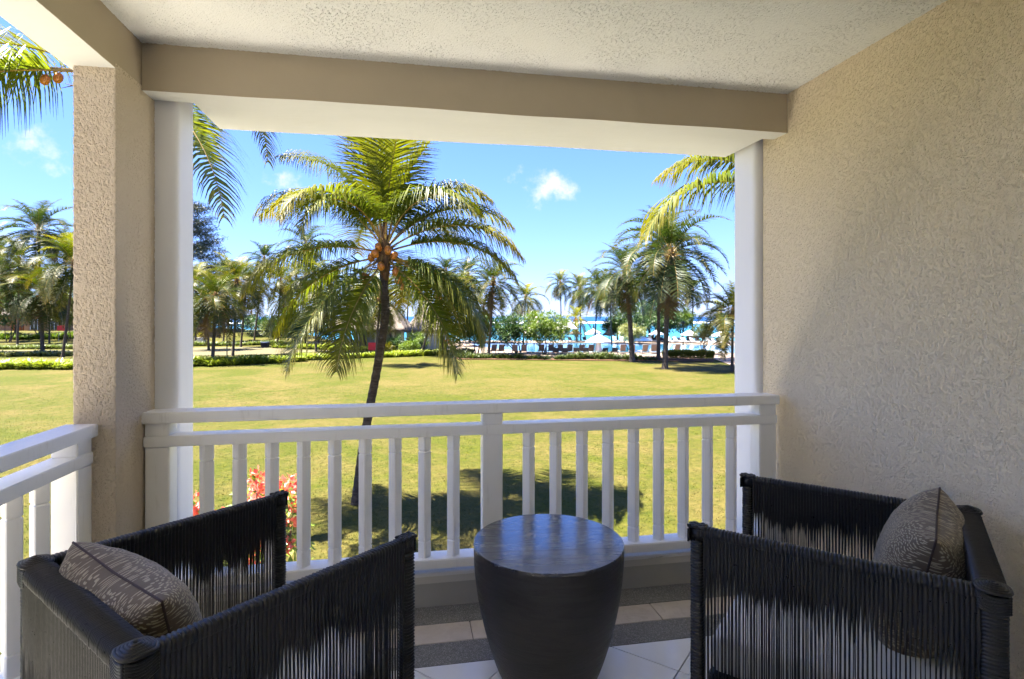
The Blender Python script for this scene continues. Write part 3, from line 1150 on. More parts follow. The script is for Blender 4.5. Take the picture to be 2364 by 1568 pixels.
def make_chair(label, loc, rz, seed):
    random.seed(seed)
    t = empty("armchair", (*loc, 0), rz)
    tag(t, label, "armchair", "black woven armchairs on the balcony")
    hw, hd = CW / 2, CD / 2
    P = .0112
    ap = .040
    for sy in (-1, 1):
        y = sy * (hw - ap / 2)
        m = MB()
        ridged_bar(m, (-hd + .05, y, CH - .019), (hd - .026, y, CH - .019), ap, .038, P)
        m.build("arm_rail", "wicker", t, True)
        m = MB()
        strand_panel(m, (-hd + .06, y, 0), (hd - .05, y, 0), CH - .03, .11, ap * .42, P, .61)
        strand_panel(m, (-hd + .06, y, 0), (hd - .05, y, 0), CH - .03, .11, -ap * .42, P, .61)
        o = m.build("arm_weave", "wicker", t, True)
        o["kind"] = "stuff"
        m = MB()
        ridged_bar(m, (-hd + .03, y, .115), (hd - .03, y, .115), .034, .04, P)
        m.build("lower_rail", "wicker", t, True)
        # front leg
        m = MB()
        xf = hd - .027
        ridged_bar(m, (xf, y, .012), (xf, y, CH - .045), .046, .042, .0105, up=Vector((1, 0, 0)))
        m.build("leg", "wicker", t, True)
        m = MB()
        # braided cap on the front corner
        for a in range(5):
            for b in range(4):
                x = xf - .023 + a * .0115
                yy = y - .0165 + b * .011
                up = ((a + b) % 2) * .0022
                pts = [(x + (k - 1.5) * .004, yy, CH - .004 + up + .0018 * math.sin(k * 1.05)) for k in range(4)] if (a + b) % 2 else [(x, yy + (k - 1.5) * .004, CH - .004 + up + .0018 * math.sin(k * 1.05)) for k in range(4)]
                m.tube(pts, .0062, 6)
        for b in range(6):
            zz = CH - .012 - b * .007
            for a in range(4):
                m.tube([(xf + .0225, y - .018 + a * .012, zz), (xf + .0245, y - .012 + a * .012, zz), (xf + .0225, y - .006 + a * .012, zz)], .0042, 5)
        m.box(xf - .022, xf + .021, y - .019, y + .019, CH - .05, CH - .004, bev=.005)
        m.build("corner_braid", "wicker", t, True)
        m = MB()
        # rear leg
        ridged_bar(m, (-hd + .035, y - sy * .010, .012), (-hd + .035, y - sy * .010, CH - .05), .062, .066, .0105, up=Vector((1, 0, 0)))
        m.build("leg", "wicker", t, True)
        m = MB()
        # rear corner knot
        m.box(-hd + .001, -hd + .069, y - sy * .010 - .030, y + .030 - sy * .010, CH - .075, CH - .006, bev=.016)
        knot(m, (-hd + .035, y - sy * .008, CH - .006), .036, 1)
        for i in range(7):
            r0 = .012 + i * .010
            pts = []
            for k in range(6):
                a = math.pi / 2 * k / 5
                pts.append((-hd + .035 + r0 * math.cos(a) * .8 - .036, y + sy * .0215, CH - .014 - r0 * .62 * (1 - .25 * math.sin(a * 2)) - .006 * k * 0))
            pts = [(-hd + .003 + .066 * k / 5, y + sy * .0190, CH - .010 - i * .0068 - .012 * math.sin(k * .63 + .2)) for k in range(6)]
            m.tube(pts, .0045, 5)
            pts = [(-hd + .002, y - sy * .045 + sy * .064 * k / 5, CH - .012 - i * .0068 - .010 * math.sin(k * .63)) for k in range(6)]
            m.tube(pts, .0045, 5)
        m.build("corner_knot", "wicker", t, True)
        # feet
        m = MB()
        for x in (xf, -hd + .035):
            m.box(x - .018, x + .018, y - .016, y + .016, 0.001, .013)
        m.build("glide", "metal_green", t)
    # back: broad wrapped top, strands inside and out
    xb = -hd + .035
    m = MB()
    ridged_bar(m, (xb, -hw + .065, CH - .028), (xb, hw - .065, CH - .028), .074, .056, .0078)
    m.build("back_rail", "wicker", t, True)
    m = MB()
    strand_panel(m, (xb, -hw + .045, 0), (xb, hw - .045, 0), CH - .03, .11, .033, .0105, .50)
    strand_panel(m, (xb, -hw + .045, 0), (xb, hw - .045, 0), CH - .03, .11, -.033, .0105, .52)
    o = m.build("back_weave", "wicker", t, True)
    o["kind"] = "stuff"
    for nm, x0, x1 in (("lower_rail", xb, xb), ("lower_rail", hd - .03, hd - .03)):
        m = MB()
        ridged_bar(m, (x0, -hw + .04, .115), (x1, hw - .04, .115), .034, .04, P)
        m.build(nm, "wicker", t, True)
    # seat deck and cushion
    m = MB()
    m.box(-hd + .075, hd - .052, -hw + .045, hw - .045, .25, .285, bev=.006)
    m.build("seat_deck", "wicker", t)
    m = MB()
    bm = bmesh.new()
    bmesh.ops.create_cube(bm, size=1)
    bmesh.ops.scale(bm, vec=(CD - .14, CW - .10, .125), verts=bm.verts)
    bmesh.ops.bevel(bm, geom=bm.edges[:], offset=.035, segments=5, affect='EDGES', profile=.6)
    bmesh.ops.translate(bm, vec=(.012, 0, .35), verts=bm.verts)
    me = bpy.data.meshes.new("seat_cushion")
    bm.to_mesh(me)
    bm.free()
    me.materials.append(MATS["seat_fabric"])
    me.polygons.foreach_set("use_smooth", [True] * len(me.polygons))
    obj("seat_cushion", me, t)
    return t


def pillow(label, W, Hh, T, mat, seed):
    random.seed(seed)
    n = 40
    m = MB()
    uvs = []
    def pt(u, v, side):
        # u,v in -1..1
        k = (1 - abs(u) ** 2.6) * (1 - abs(v) ** 2.6)
        th = T / 2 * max(0, k) ** .42
        # pinched corners, slightly concave sides
        x = u * W / 2 * (1 - .07 * (1 - v * v) * abs(u) ** 4 * 0 - .05 * (1 - abs(v)) * abs(u) ** 3)
        y = v * Hh / 2 * (1 - .05 * (1 - abs(u)) * abs(v) ** 3)
        wr = .006 * noise.noise(Vector((u * 2.2 + seed, v * 2.2, side))) + .004 * noise.noise(Vector((u * 6, v * 5 + seed, side)))
        return Vector((x, y, side * (th + wr * (k > .02))))
    for side in (1, -1):
        b = len(m.v)
        for j in range(n + 1):
            for i in range(n + 1):
                u, v = -1 + 2 * i / n, -1 + 2 * j / n
                u, v = math.sin(u * math.pi / 2), math.sin(v * math.pi / 2)
                m.vert(pt(u, v, side))
                uvs.append(((u + 1) / 2 + (0 if side > 0 else 1.3), (v + 1) / 2 * Hh / W))
        for j in range(n):
            for i in range(n):
                a = b + j * (n + 1) + i
                q = (a, a + 1, a + n + 2, a + n + 1)
                m.face(q if side > 0 else tuple(reversed(q)))
    me = m.mesh("pillow", ["pillow_print"], True)
    ul = me.uv_layers.new(name="UVMap")
    for lp in me.loops:
        ul.data[lp.index].uv = uvs[lp.vertex_index]
    t = obj("pillow", me)
    t.matrix_world = mat
    tag(t, label, "pillow", "brown patterned scatter pillows")
    # seam piping
    m = MB()
    pts = []
    for k in range(160):
        s = k / 160 * 4
        e, f = int(s), (s % 1) * 2 - 1
        u, v = ((f, -1), (1, f), (-f, 1), (-1, -f))[e]
        p = pt(u, v, 1)
        pts.append(Vector((p.x, p.y, 0)))
    pts.append(pts[0])
    m.tube(pts, .0035, 6, cap=False)
    m.build("seam", "timber_dark", t, True)
    return t


cl = make_chair("black woven armchair on the left, seen over its back, by the side railing", (-.543, 1.857), .750, 1)
cr = make_chair("black woven armchair on the right against the stucco wall", (1.503, 1.754), 2.349, 2)


def chair_mat(c, x, y, z, lean, twist=0, roll=0):
    """pillow face looks forward (+x of the chair) and leans on the backrest"""
    M = Matrix.Translation(c.location) @ Matrix.Rotation(c.rotation_euler.z, 4, 'Z')
    M = M @ Matrix.Translation((x, y, z)) @ Matrix.Rotation(twist, 4, 'Z') @ Matrix.Rotation(-lean, 4, 'Y')
    # local pillow axes: width -> chair y, height -> chair z, normal -> chair x
    B = Matrix(((0, 0, 1, 0), (1, 0, 0, 0), (0, 1, 0, 0), (0, 0, 0, 1)))
    return M @ B @ Matrix.Rotation(roll, 4, 'Z')


pillow("brown pillow with cream strokes leaning in the left armchair", .52, .46, .27, chair_mat(cl, -.240, .045, .600, math.radians(14), .05, .06), 3)
pillow("shiny brown pillow with fine cream strokes in the right armchair", .52, .47, .28, chair_mat(cr, -.235, -.145, .600, math.radians(12), -.04, -.08), 9)


# ------------------------------------------------------------------ drum side table
def build_table():
    t = empty("side_table", (.584, 2.327, 0))
    tag(t, "round black wooden drum table tapering to its foot between the chairs", "side table")
    m = MB()
    H = .55
    prof = []
    for i in range(25):
        s = i / 24
        prof.append((.205 + .112 * math.sin(s * math.pi / 2) ** .85 if s > 0 else .205, s * (H - .012)))
    m.lathe(prof, 96, capt=False)
    o = m.build("body", "black_wood_side", t, True)
    # three boards make the top
    R = prof[-1][0]
    ycuts = [-R, -.105, .118, R]
    for a, b in zip(ycuts, ycuts[1:]):
        a2, b2 = a + (.0009 if a > -R else 0), b - (.0009 if b < R else 0)
        m = MB()
        n = 40
        ring = []
        for k in range(n + 1):
            y = a2 + (b2 - a2) * k / n
            ring.append((math.sqrt(max(0, R * R - y * y)), y))
        for k in range(n + 1):
            y = b2 + (a2 - b2) * k / n
            ring.append((-math.sqrt(max(0, R * R - y * y)), y))
        ring = [p for i, p in enumerate(ring) if i == 0 or (abs(p[0] - ring[i - 1][0]) + abs(p[1] - ring[i - 1][1])) > 1e-5]
        if abs(ring[0][0] - ring[-1][0]) + abs(ring[0][1] - ring[-1][1]) < 1e-5:
            ring.pop()
        lo = [m.vert((x, y, H - .012)) for x, y in ring]
        mid = [m.vert((x, y, H - .002)) for x, y in ring]
        hi = [m.vert((x * (1 - .002 / R), y, H)) for x, y in ring]
        for A, B in ((lo, mid), (mid, hi)):
            for k in range(len(ring)):
                m.face((A[k], A[(k + 1) % len(ring)], B[(k + 1) % len(ring)], B[k]))
        m.face(hi)
        m.face(list(reversed(lo)))
        m.build("top_board", "black_wood", t)
    t.rotation_euler.z = math.radians(-6)


build_table()


# ------------------------------------------------------------------ palms
def frond_mesh(name, L, e0, droop, nleaf, leaf_len, leaf_w, seed, hang=.5, side_bend=0.0, nseg=3, mats=("palm_leaf", "palm_rib"), rib=.022, t0=.16):
    """feather leaf starting at the origin, heading +X, gravity -Z"""
    rg = random.Random(seed)
    m = MB()
    N = 26
    pts, tans = [], []
    p = Vector((0, 0, 0))
    for i in range(N + 1):
        s = i / N
        e = math.radians(max(-86, e0 - droop * s ** 1.35))
        az = side_bend * s * s
        T = Vector((math.cos(e) * math.cos(az), math.cos(e) * math.sin(az), math.sin(e)))
        pts.append(p.copy())
        tans.append(T)
        p = p + T * (L / N)
    m.tube(pts, [rib * (1 - .88 * (i / N) ** .8) + .002 for i in range(N + 1)], 5, 1, True, [i / N for i in range(N + 1)])
    # petiole base
    for side in (-1, 1):
        for k in range(nleaf):
            s = t0 + (1 - t0) * (k + rg.random() * .7) / nleaf
            s = min(s, .995)
            fi = s * N
            i = min(N - 1, int(fi))
            q = pts[i].lerp(pts[i + 1], fi - i)
            T = tans[i].lerp(tans[i + 1], fi - i).normalized()
            S = Vector((0, 0, 1)).cross(T)
            if S.length < .05:
                S = Vector((0, 1, 0))
            S.normalize()
            U = T.cross(S)
            if U.z < 0 and abs(T.z) < .98:
                U = -U
            S = S * side
            prof = (.45 + .55 * math.sin(math.pi * min(1, max(0, (s - t0) / (1 - t0) * .80 + .18)))) * (1 - .55 * max(0, s - .75) / .25)
            ll = leaf_len * prof * rg.uniform(.82, 1.1)
            fwd = .30 + .50 * s * s + rg.uniform(-.1, .1)
            D = (S * 1.0 + T * fwd + U * (.42 - .25 * s + rg.uniform(-.12, .12))).normalized()
            sh = rg.random()
            w = leaf_w * (.55 + .45 * prof) * rg.uniform(.8, 1.15)
            prev = None
            pos = q.copy()
            hk = hang * rg.uniform(.75, 1.25)
            for g in range(nseg + 1):
                f = g / nseg
                W = (T - D * T.dot(D))
                W = W.normalized() if W.length > .05 else U
                ww = w * (1.0, .92, .62, .06)[min(3, int(f * 3 + .001))] if nseg == 3 else w * (1 - f * .92)
                tip = s * .75 + f * .35
                cur = (m.vert(pos - W * ww / 2, tip, sh), m.vert(pos + W * ww / 2, tip, sh))
                if prev:
                    m.face((prev[0], prev[1], cur[1], cur[0]), 0)
                prev = cur
                pos = pos + D * (ll / nseg)
                D = (D + Vector((0, 0, -1)) * hk * (.55 + .45 * g)).normalized()
    return m.mesh(name, list(mats), False)


FAR = {}
CLS = (80, 58, 34, 8, -22, -50)


def far_frond(kind, ci, var):
    key = (kind, ci, var)
    if key not in FAR:
        e0 = CLS[ci]
        mats = {"n": ("palm_leaf", "palm_rib"), "d": ("palm_leaf_dark", "palm_rib"), "y": ("palm_leaf_young", "palm_rib"), "b": ("palm_leaf_dry", "palm_fibre")}[kind]
        FAR[key] = frond_mesh("frond", 4.0, e0, (62, 88, 92, 78, 58, 34)[ci] + var * 14 - 8, 40, 1.1, .085, ci * 37 + var * 11 + 5, hang=.5 + .15 * var, side_bend=(-.5, .0, .5)[var % 3], nseg=2, mats=mats, rib=.024)
    return FAR[key]


def trunk_mesh(base, top, r0, r1, bow, seed, n=12, rings=40, flare=1.55):
    rg = random.Random(seed)
    m = MB()
    base, top = Vector(base), Vector(top)
    bw = Vector((rg.uniform(-1, 1), rg.uniform(-1, 1), 0)) * .06 if bow is None else Vector(bow)
    H = (top - base).length
    pts, rad = [], []
    N = max(rings, 8)
    for i in range(N * 2 + 1):
        s = i / (N * 2)
        p = base.lerp(top, s) + bw * (math.sin(math.pi * s)) + Vector((0, 0, 0))
        rr = r0 + (r1 - r0) * s
        rr *= 1 + (flare - 1) * math.exp(-s * H / .35)
        rr *= 1.0 if i % 2 else .955
        if s > .96:
            rr *= 1.12
        pts.append(p)
        rad.append(rr * rg.uniform(.975, 1.025))
    m.tube(pts, rad, n)
    return m


def coco_mesh():
    m = MB()
    m.lathe([(.012, -.13), (.055, -.118), (.085, -.08), (.105, -.02), (.103, .04), (.08, .095), (.04, .122), (.01, .128)], 14)
    return m


COCO = coco_mesh().mesh("coconut", ["coconut"], True)
COCOB = coco_mesh().mesh("coconut", ["coconut_brown"], True)


def palm(label, bpx, d, cpx, cpy, L, nf=22, coco=0, seed=0, kind="n", bow=None, dry=2, top_e=84, low_e=-58, r=None, coco_m=None, depth=0.0, group="coconut palms of the garden"):
    rg = random.Random(seed * 7 + 13)
    b = at(bpx, d)
    c = at(cpx, d + depth, elev(cpy, d))
    t = empty("palm_tree", b)
    tag(t, label, "palm tree", group)
    c = c - b
    r0 = r or .16
    m = trunk_mesh((0, 0, -.12), c, r0, r0 * .72, bow, seed, 10, max(10, int(c.length / .16)))
    m.build("trunk", "palm_trunk", t, True)
    # crown heart
    m = MB()
    m.lathe([(r0 * .8, -.35), (r0 * 1.35, -.1), (r0 * 1.45, .1), (r0 * .9, .45), (r0 * .35, .8)], 10, c=c)
    m.build("crown_heart", "palm_fibre", t, True)
    ga = 2.39996
    for i in range(nf):
        f = (i + .5) / nf
        e = top_e + (low_e - top_e) * f ** 1.05 + rg.uniform(-7, 7)
        ci = min(range(6), key=lambda k: abs(CLS[k] - e))
        kk = kind
        if i >= nf - dry:
            kk = "b"
        elif f < .16 and kind == "n" and rg.random() < .6:
            kk = "y"
        o = obj("frond", far_frond(kk, ci, rg.randrange(3)), t)
        az = i * ga + rg.uniform(-.25, .25) + seed
        o.location = c + Vector((math.cos(az) * r0 * .7, math.sin(az) * r0 * .7, .22 - .3 * f))
        s = L / 4.0 * rg.uniform(.86, 1.1) * (.8 if f < .12 else 1)
        o.rotation_euler = (0, math.radians((CLS[ci] - e) * .8), az)
        o.scale = (s, s * rg.uniform(.9, 1.1), s)
    for k in range(coco):
        a = rg.random() * 6.283
        o = obj("coconut", coco_m or COCO, t)
        o.location = c + Vector((math.cos(a) * rg.uniform(.2, .42), math.sin(a) * rg.uniform(.2, .42), rg.uniform(-.45, .05)))
        o.rotation_euler = (rg.uniform(-.5, .5), rg.uniform(-.5, .5), 0)
        o.scale = (1.25,) * 3
    return t


def near_palm(name_label, b, trunk_pts, r0, r1, fronds, cocos, seed, leaf=(1.30, .034, 104)):
    """hand-laid palm: fronds are (screen azimuth deg, elevation, droop, length, kind, hang, bend)"""
    rg = random.Random(seed)
    t = empty("palm_tree", b)
    tag(t, name_label, "palm tree", "coconut palms near the balcony")
    pts = [Vector(p) - b for p in trunk_pts]
    # resample through catmull-rom
    dense = []
    for i in range(len(pts) - 1):
        p0, p1, p2, p3 = pts[max(0, i - 1)], pts[i], pts[i + 1], pts[min(len(pts) - 1, i + 2)]
        for k in range(22):
            s = k / 22
            dense.append(.5 * ((2 * p1) + (p2 - p0) * s + (2 * p0 - 5 * p1 + 4 * p2 - p3) * s * s + (3 * p1 - p0 - 3 * p2 + p3) * s ** 3))
    dense.append(pts[-1])
    m = MB()
    n = len(dense)
    rad = []
    for i in range(n):
        s = i / (n - 1)
        rr = (r0 + (r1 - r0) * s) * (1 + .6 * math.exp(-s * 16))
        rr *= (.95, 1.02, 1.035, 1.0)[i % 4] * rg.uniform(.98, 1.02)
        rad.append(rr)
    m.tube(dense, rad, 18)
    m.build("trunk", "palm_trunk", t, True)
    c = dense[-1]
    m = MB()
    m.lathe([(r1 * .95, -.5), (r1 * 1.25, -.3), (r1 * 1.7, 0), (r1 * 1.5, .25), (r1 * .8, .6), (r1 * .35, 1.0)], 14, c=c)
    for k in range(26):
        a = rg.random() * 6.283
        z = rg.uniform(-.35, .3)
        p = c + Vector((math.cos(a), math.sin(a), 0)) * r1 * 1.2 + Vector((0, 0, z))
        q = p + Vector((math.cos(a) * rg.uniform(.1, .45), math.sin(a) * rg.uniform(.1, .45), rg.uniform(-.25, .3)))
        m.tube([p, p.lerp(q, .5) + Vector((0, 0, .04)), q], [.02, .012, .004], 5)
    m.build("crown_heart", "palm_fibre", t, True)
    for i, (az, e0, dr, L, kind, hang, bend, *lsc) in enumerate(fronds):
        lk = lsc[0] if lsc else 1.0
        mats = {"n": ("palm_leaf_near", "palm_rib"), "y": ("palm_leaf_young", "palm_rib"), "d": ("palm_leaf", "palm_rib"), "b": ("palm_leaf_dry", "palm_fibre")}[kind]
        me = frond_mesh("frond", L, e0, dr, leaf[2], leaf[0] * lk, leaf[1], seed * 100 + i, hang=hang, side_bend=bend, nseg=3, mats=mats, rib=.026)
        o = obj("frond", me, t)
        a = math.radians(az) - YAW
        o.location = c + Vector((math.cos(a) * r1 * .8, math.sin(a) * r1 * .8, .12 + .004 * e0))
        o.rotation_euler.z = a
    for (dx, dy, dz) in cocos:
        p = c + Vector((dx * CS + dy * SN, dy * CS - dx * SN, dz))
        o = obj("coconut", COCO, t)
        o.location = p
        o.rotation_euler = (rg.uniform(-.5, .5), rg.uniform(-.5, .5), rg.random() * 6)
        o.scale = (.82, .82, .86)
        m = MB()
        m.tube([c + Vector((0, 0, .1)), c.lerp(p, .6) + Vector((0, 0, .2)), p + Vector((0, 0, .1))], [.018, .014, .008], 5)
        m.build("fruit_stalk", "palm_rib", t, True)
    return t


# the palm in the middle of the view
D0 = 13.6
b0 = at(822, D0)
tp = [b0 - Vector((0, 0, .15))] + [at(px, D0, elev(py, D0)) for px, py in ((834, 1060), (851, 955), (871, 850), (889, 730), (886, 650), (888, 600))]
near_palm("tall leaning coconut palm with orange coconuts in the middle of the lawn", b0, tp, .105, .095, [
    (172, 74, 84, 3.6, "n", 1.0, .2), (100, 87, 22, 3.5, "y", .25, 0), (205, 85, 34, 3.4, "y", .25, .3), (20, 80, 42, 3.5, "y", .3, -.2), (140, 82, 40, 3.5, "y", .3, .1),
    (300, 83, 40, 3.0, "y", .3, .1), (10, 67, 108, 3.2, "n", 1.0, -.3), (332, 62, 126, 3.1, "n", 1.0, .2), (356, 32, 88, 3.6, "n", 1.1, .15), (16, 48, 92, 3.5, "n", .9, -.2),
    (184, 55, 104, 3.5, "n", 1.2, -.15), (222, 62, 140, 3.3, "n", .9, .2), (236, 60, 150, 3.0, "n", .8, -.2), (191, 12, 74, 3.5, "n", 1.3, .1), (222, -28, 50, 3.5, "n", .9, -.1),
    (334, -34, 48, 3.4, "n", .9, .1), (348, -12, 66, 3.3, "n", 1.0, .1), (60, 45, 92, 3.5, "d", .45, .2), (120, 42, 96, 3.6, "d", .45, -.2), (90, 8, 75, 3.4, "d", .5, .2),
    (45, -10, 70, 3.2, "d", .6, .1), (10, 20, 80, 3.5, "n", .9, -.2), (178, -10, 64, 3.4, "n", 1.3, .1), (2, -20, 58, 3.3, "n", 1.2, -.1), (235, -48, 34, 2.9, "n", .9, .1)],
    [(-.50, -.1, -.42), (-.40, -.18, -.46), (-.44, -.02, -.56), (.30, -.16, -.30), (.34, -.05, -.48), (-.02, -.30, -.18), (-.16, -.28, .12), (-.10, -.2, .28), (.14, -.26, .2),
     (-.30, -.1, .05), (.24, -.05, .1), (.40, .1, -.62)], 41)
# palm behind the corner pillar, its fronds reach in on both sides
D1 = 11.4
b1 = at(258, D1)
near_palm("coconut palm rising behind the stucco corner pillar at the upper left", b1, [b1 - Vector((0, 0, .15))] + [at(px, D1, elev(py, D1)) for px, py in ((256, 1000), (250, 700), (235, 400), (214, 180))], .13, .11, [
    (188, 3, 46, 4.4, "n", 2.6, .1, 1.15), (172, 24, 48, 4.4, "y", 1.1, .1), (215, -8, 50, 3.6, "n", 1.0, -.1), (336, -13, 70, 5.1, "n", .7, .1, .74), (352, 14, 106, 5.0, "n", .8, -.1, .62), (60, 62, 80, 4.2, "n", .4, .1, .6),
    (130, 62, 70, 4.2, "n", .4, .1, .6), (150, 80, 50, 4.2, "y", .4, .1, .6), (80, 15, 70, 4.0, "n", .4, .1, .6)],
    [(-.88, -.1, -.08), (-.74, .05, .02), (-.2, .1, -.3), (.2, .2, -.35)], 57, leaf=(1.75, .046, 88))
# palm hidden by the right wall
D2 = 12.2
b2 = at(1905, D2)
near_palm("coconut palm whose fronds reach in beside the right white column", b2, [b2 - Vector((0, 0, .15))] + [at(px, D2, elev(py, D2)) for px, py in ((1900, 900), (1885, 680), (1865, 500))], .13, .11, [
    (186, 28, 100, 4.2, "n", 1.4, .1, 1.15), (172, 46, 86, 3.5, "n", 1.2, .1), (160, 62, 60, 3.4, "y", .4, .1), (120, 60, 70, 3.6, "n", .4, .1), (60, 45, 80, 3.6, "n", .4, .1), (10, 30, 80, 3.6, "n", .4, .1), (90, 80, 40, 3.6, "y", .4, .1), (330, 40, 90, 3.5, "n", .4, .1)],
    [(.1, .2, -.3), (.3, 0, -.3)], 63, leaf=(1.25, .042, 100))

PALMS = [
    ("tallest right-hand palm with bare grey trunk standing on the lawn edge", 1535, 48, 1548, 588, 4.4, 26, 5, 1, "d", COCOB, .23),
    ("palm with thick trunk flaring at its base in the strap-leaf bed", 1460, 56, 1446, 628, 3.7, 22, 3, 2, "d", COCOB, .26),
    ("palm rising behind the tallest right-hand palm, crown above it", 1520, 57, 1524, 545, 4.0, 20, 0, 3, "d", None, .19),
    ("slim palm with orange coconuts beside the pink path at the right", 1690, 46, 1692, 724, 3.2, 20, 9, 4, "n", COCO, .12),
    ("lone thin tall palm standing against the sea horizon", 1296, 106, 1294, 655, 3.3, 16, 0, 5, "n", None, .13),
    ("small yellowish palm in front of the sea near thatched shade", 1331, 99, 1329, 738, 3.0, 16, 4, 6, "y", None, .12),
    ("mid-height palm between the lone thin palm and the thick cluster", 1341, 104, 1339, 668, 3.9, 20, 0, 7, "n", None, .13),
    ("palm leaning right over the white shades at the far pool side", 1373, 92, 1381, 668, 4.2, 20, 0, 8, "d", None, .13),
    ("slim palm behind the pool just left of the big dark tree", 1412, 90, 1408, 676, 4.0, 20, 0, 9, "d", None, .13),
    ("leaning palm with drooping crown left of the round bushy trees", 1127, 61, 1139, 652, 3.5, 22, 2, 10, "n", COCOB, .17),
    ("palm against the sea just right of the leaning drooping palm", 1208, 90, 1213, 690, 3.6, 18, 0, 11, "n", None, .13),
    ("tall palm far behind, left of the leaning drooping palm", 1085, 92, 1080, 632, 3.9, 18, 0, 12, "d", None, .14),
    ("low far palm showing under the leaning palm's crown", 1118, 95, 1116, 712, 3.2, 16, 0, 13, "n", None, .13),
    ("palm heavy with orange coconuts right of the middle palm's trunk", 972, 65, 1012, 684, 4.3, 24, 12, 14, "n", COCO, .15),
    ("yellowish palm with orange coconuts behind the middle palm's trunk", 914, 76, 874, 702, 4.2, 22, 10, 15, "y", COCO, .14),
    ("palm in front of the thatched pavilion's left half", 777, 70, 760, 668, 4.2, 22, 2, 16, "n", COCOB, .13),
    ("tall dark palm peeping above the middle palm's left fronds", 704, 92, 706, 568, 4.4, 18, 0, 17, "d", None, .14),
    ("tall leaning palm with tufted crown on the grassy bank", 586, 95, 610, 600, 3.7, 18, 0, 18, "d", None, .15),
    ("leafy palm with thick leaning trunk right beside the left column", 490, 54, 497, 690, 3.7, 26, 6, 19, "n", COCOB, .17),
    ("palm with straight trunk right of the leafy palm by the column", 537, 64, 546, 652, 3.9, 22, 0, 20, "n", None, .15),
    ("slim grey palm trunk in the hedge right of the lamp post", 556, 83, 570, 655, 4.0, 20, 0, 21, "n", None, .15),
    ("leaning palm half hidden behind the leafy palm by the column", 482, 75, 474, 696, 3.8, 20, 0, 22, "n", None, .15),
    ("short far palm on the grassy bank before the sea", 579, 112, 580, 722, 3.2, 16, 0, 23, "d", None, .13),
    ("palm with brown hanging dead leaves left of the pavilion", 735, 82, 730, 704, 3.6, 18, 0, 24, "d", None, .16),
    ("far palm in the gap left of the pavilion roof", 660, 108, 655, 690, 3.6, 16, 0, 25, "n", None, .13),
    ("tall dark palm left of the stucco pillar, above the others", 100, 70, 88, 532, 4.6, 24, 0, 26, "d", None, .17),
    ("arching palm partly cut off by the stucco pillar", 144, 62, 170, 612, 4.3, 24, 0, 27, "n", None, .15),
    ("straight dark-trunked palm left of the pillar, broad low crown", 98, 66, 96, 676, 4.2, 24, 3, 28, "n", COCOB, .19),
    ("palm on the shaded rise at the far left", 38, 108, 28, 650, 5.2, 22, 0, 29, "n", None, .17),
    ("palm cut off by the left picture edge", -22, 66, -14, 648, 4.2, 22, 0, 30, "d", None, .16),
    ("thin green-trunked palm behind the straight dark-trunked palm", 114, 94, 118, 690, 4.2, 18, 0, 31, "n", None, .14),
    ("far palm crown just left of the yellowish palm", 835, 100, 838, 650, 3.8, 16, 0, 32, "d", None, .13),
    ("far palm behind the coconut-laden palm, right of its crown", 1056, 96, 1050, 690, 3.6, 16, 0, 33, "n", None, .13),
    ("low palm at the sea edge behind the round bushy trees", 1233, 104, 1233, 742, 2.6, 14, 0, 34, "n", None, .12),
    ("palm showing behind the slim coconut palm at the right column", 1668, 96, 1664, 722, 3.2, 16, 0, 35, "n", None, .12),
]
PALMS += [
    ("palm hidden behind the middle palm's trunk, casting its shade on the far lawn", 867, 51.5, 878, 690, 3.0, 16, 4, 39, "n", COCO, .11),
    ("palm in front of the pavilion, just left of the middle trunk", 826, 78, 822, 702, 3.6, 20, 3, 38, "n", COCO, .13),
    ("palm filling the gap between the tufted bank palm and the tall dark palm", 640, 88, 648, 650, 3.6, 18, 0, 40, "n", None, .14),
    ("palm behind the dead-leaf palm, a little taller", 690, 100, 684, 640, 3.8, 18, 0, 41, "d", None, .14),
    ("palm rising behind the pavilion's left roof slope", 806, 98, 806, 668, 3.6, 18, 0, 42, "n", None, .14),
    ("palm rising behind the pavilion's right roof slope", 940, 98, 944, 652, 3.9, 18, 0, 43, "n", None, .14),
    ("palm between the annex roof and the leaning drooping palm", 1062, 84, 1058, 664, 3.6, 20, 2, 44, "n", COCO, .14),
    ("dark palm behind the coconut-laden palm, left of its crown", 985, 106, 980, 640, 3.8, 18, 0, 45, "d", None, .14),
    ("palm left of the tall dark palm at the far left", 40, 84, 44, 600, 4.2, 20, 0, 46, "n", None, .16),
    ("palm touching the picture's left edge behind the others", -8, 92, -4, 590, 4.4, 20, 0, 47, "d", None, .16),
    ("tall palm close against the stucco pillar's left edge", 152, 90, 152, 566, 4.2, 20, 0, 48, "d", None, .16),
    ("palm behind the big spreading tree, its crown over it", 1490, 108, 1488, 660, 3.8, 18, 0, 49, "d", None, .14),
    ("palm behind the lamp post and far white shades", 1598, 104, 1600, 672, 3.6, 18, 0, 50, "n", None, .14),
    ("palm just right of the left column, behind the leafy one", 452, 92, 452, 650, 3.8, 20, 0, 51, "n", None, .15),
    ("palm above the gazebo roof", 516, 100, 520, 630, 3.8, 20, 0, 52, "d", None, .15),
    ("palm behind the middle palm's right-hand fronds", 1015, 92, 1030, 628, 3.6, 18, 0, 53, "d", None, .14),
    ("palm in the gap behind the middle palm's lower left frond", 730, 72, 722, 640, 3.6, 20, 0, 54, "n", None, .14),
]
for lb, bpx, d, cpx, cpy, L, nf, co, sdv, kd, cm, rr in PALMS:
    palm(lb, bpx, d, cpx, cpy, L * (1.3 if sdv in (1, 2) else 1.22), nf + (14 if sdv in (1, 2) else 8), co, sdv, kd, low_e=-74 if sdv in (1, 2, 19) else -58, coco_m=cm, r=rr, dry=3 if sdv in (1, 24, 19, 3) else 1)


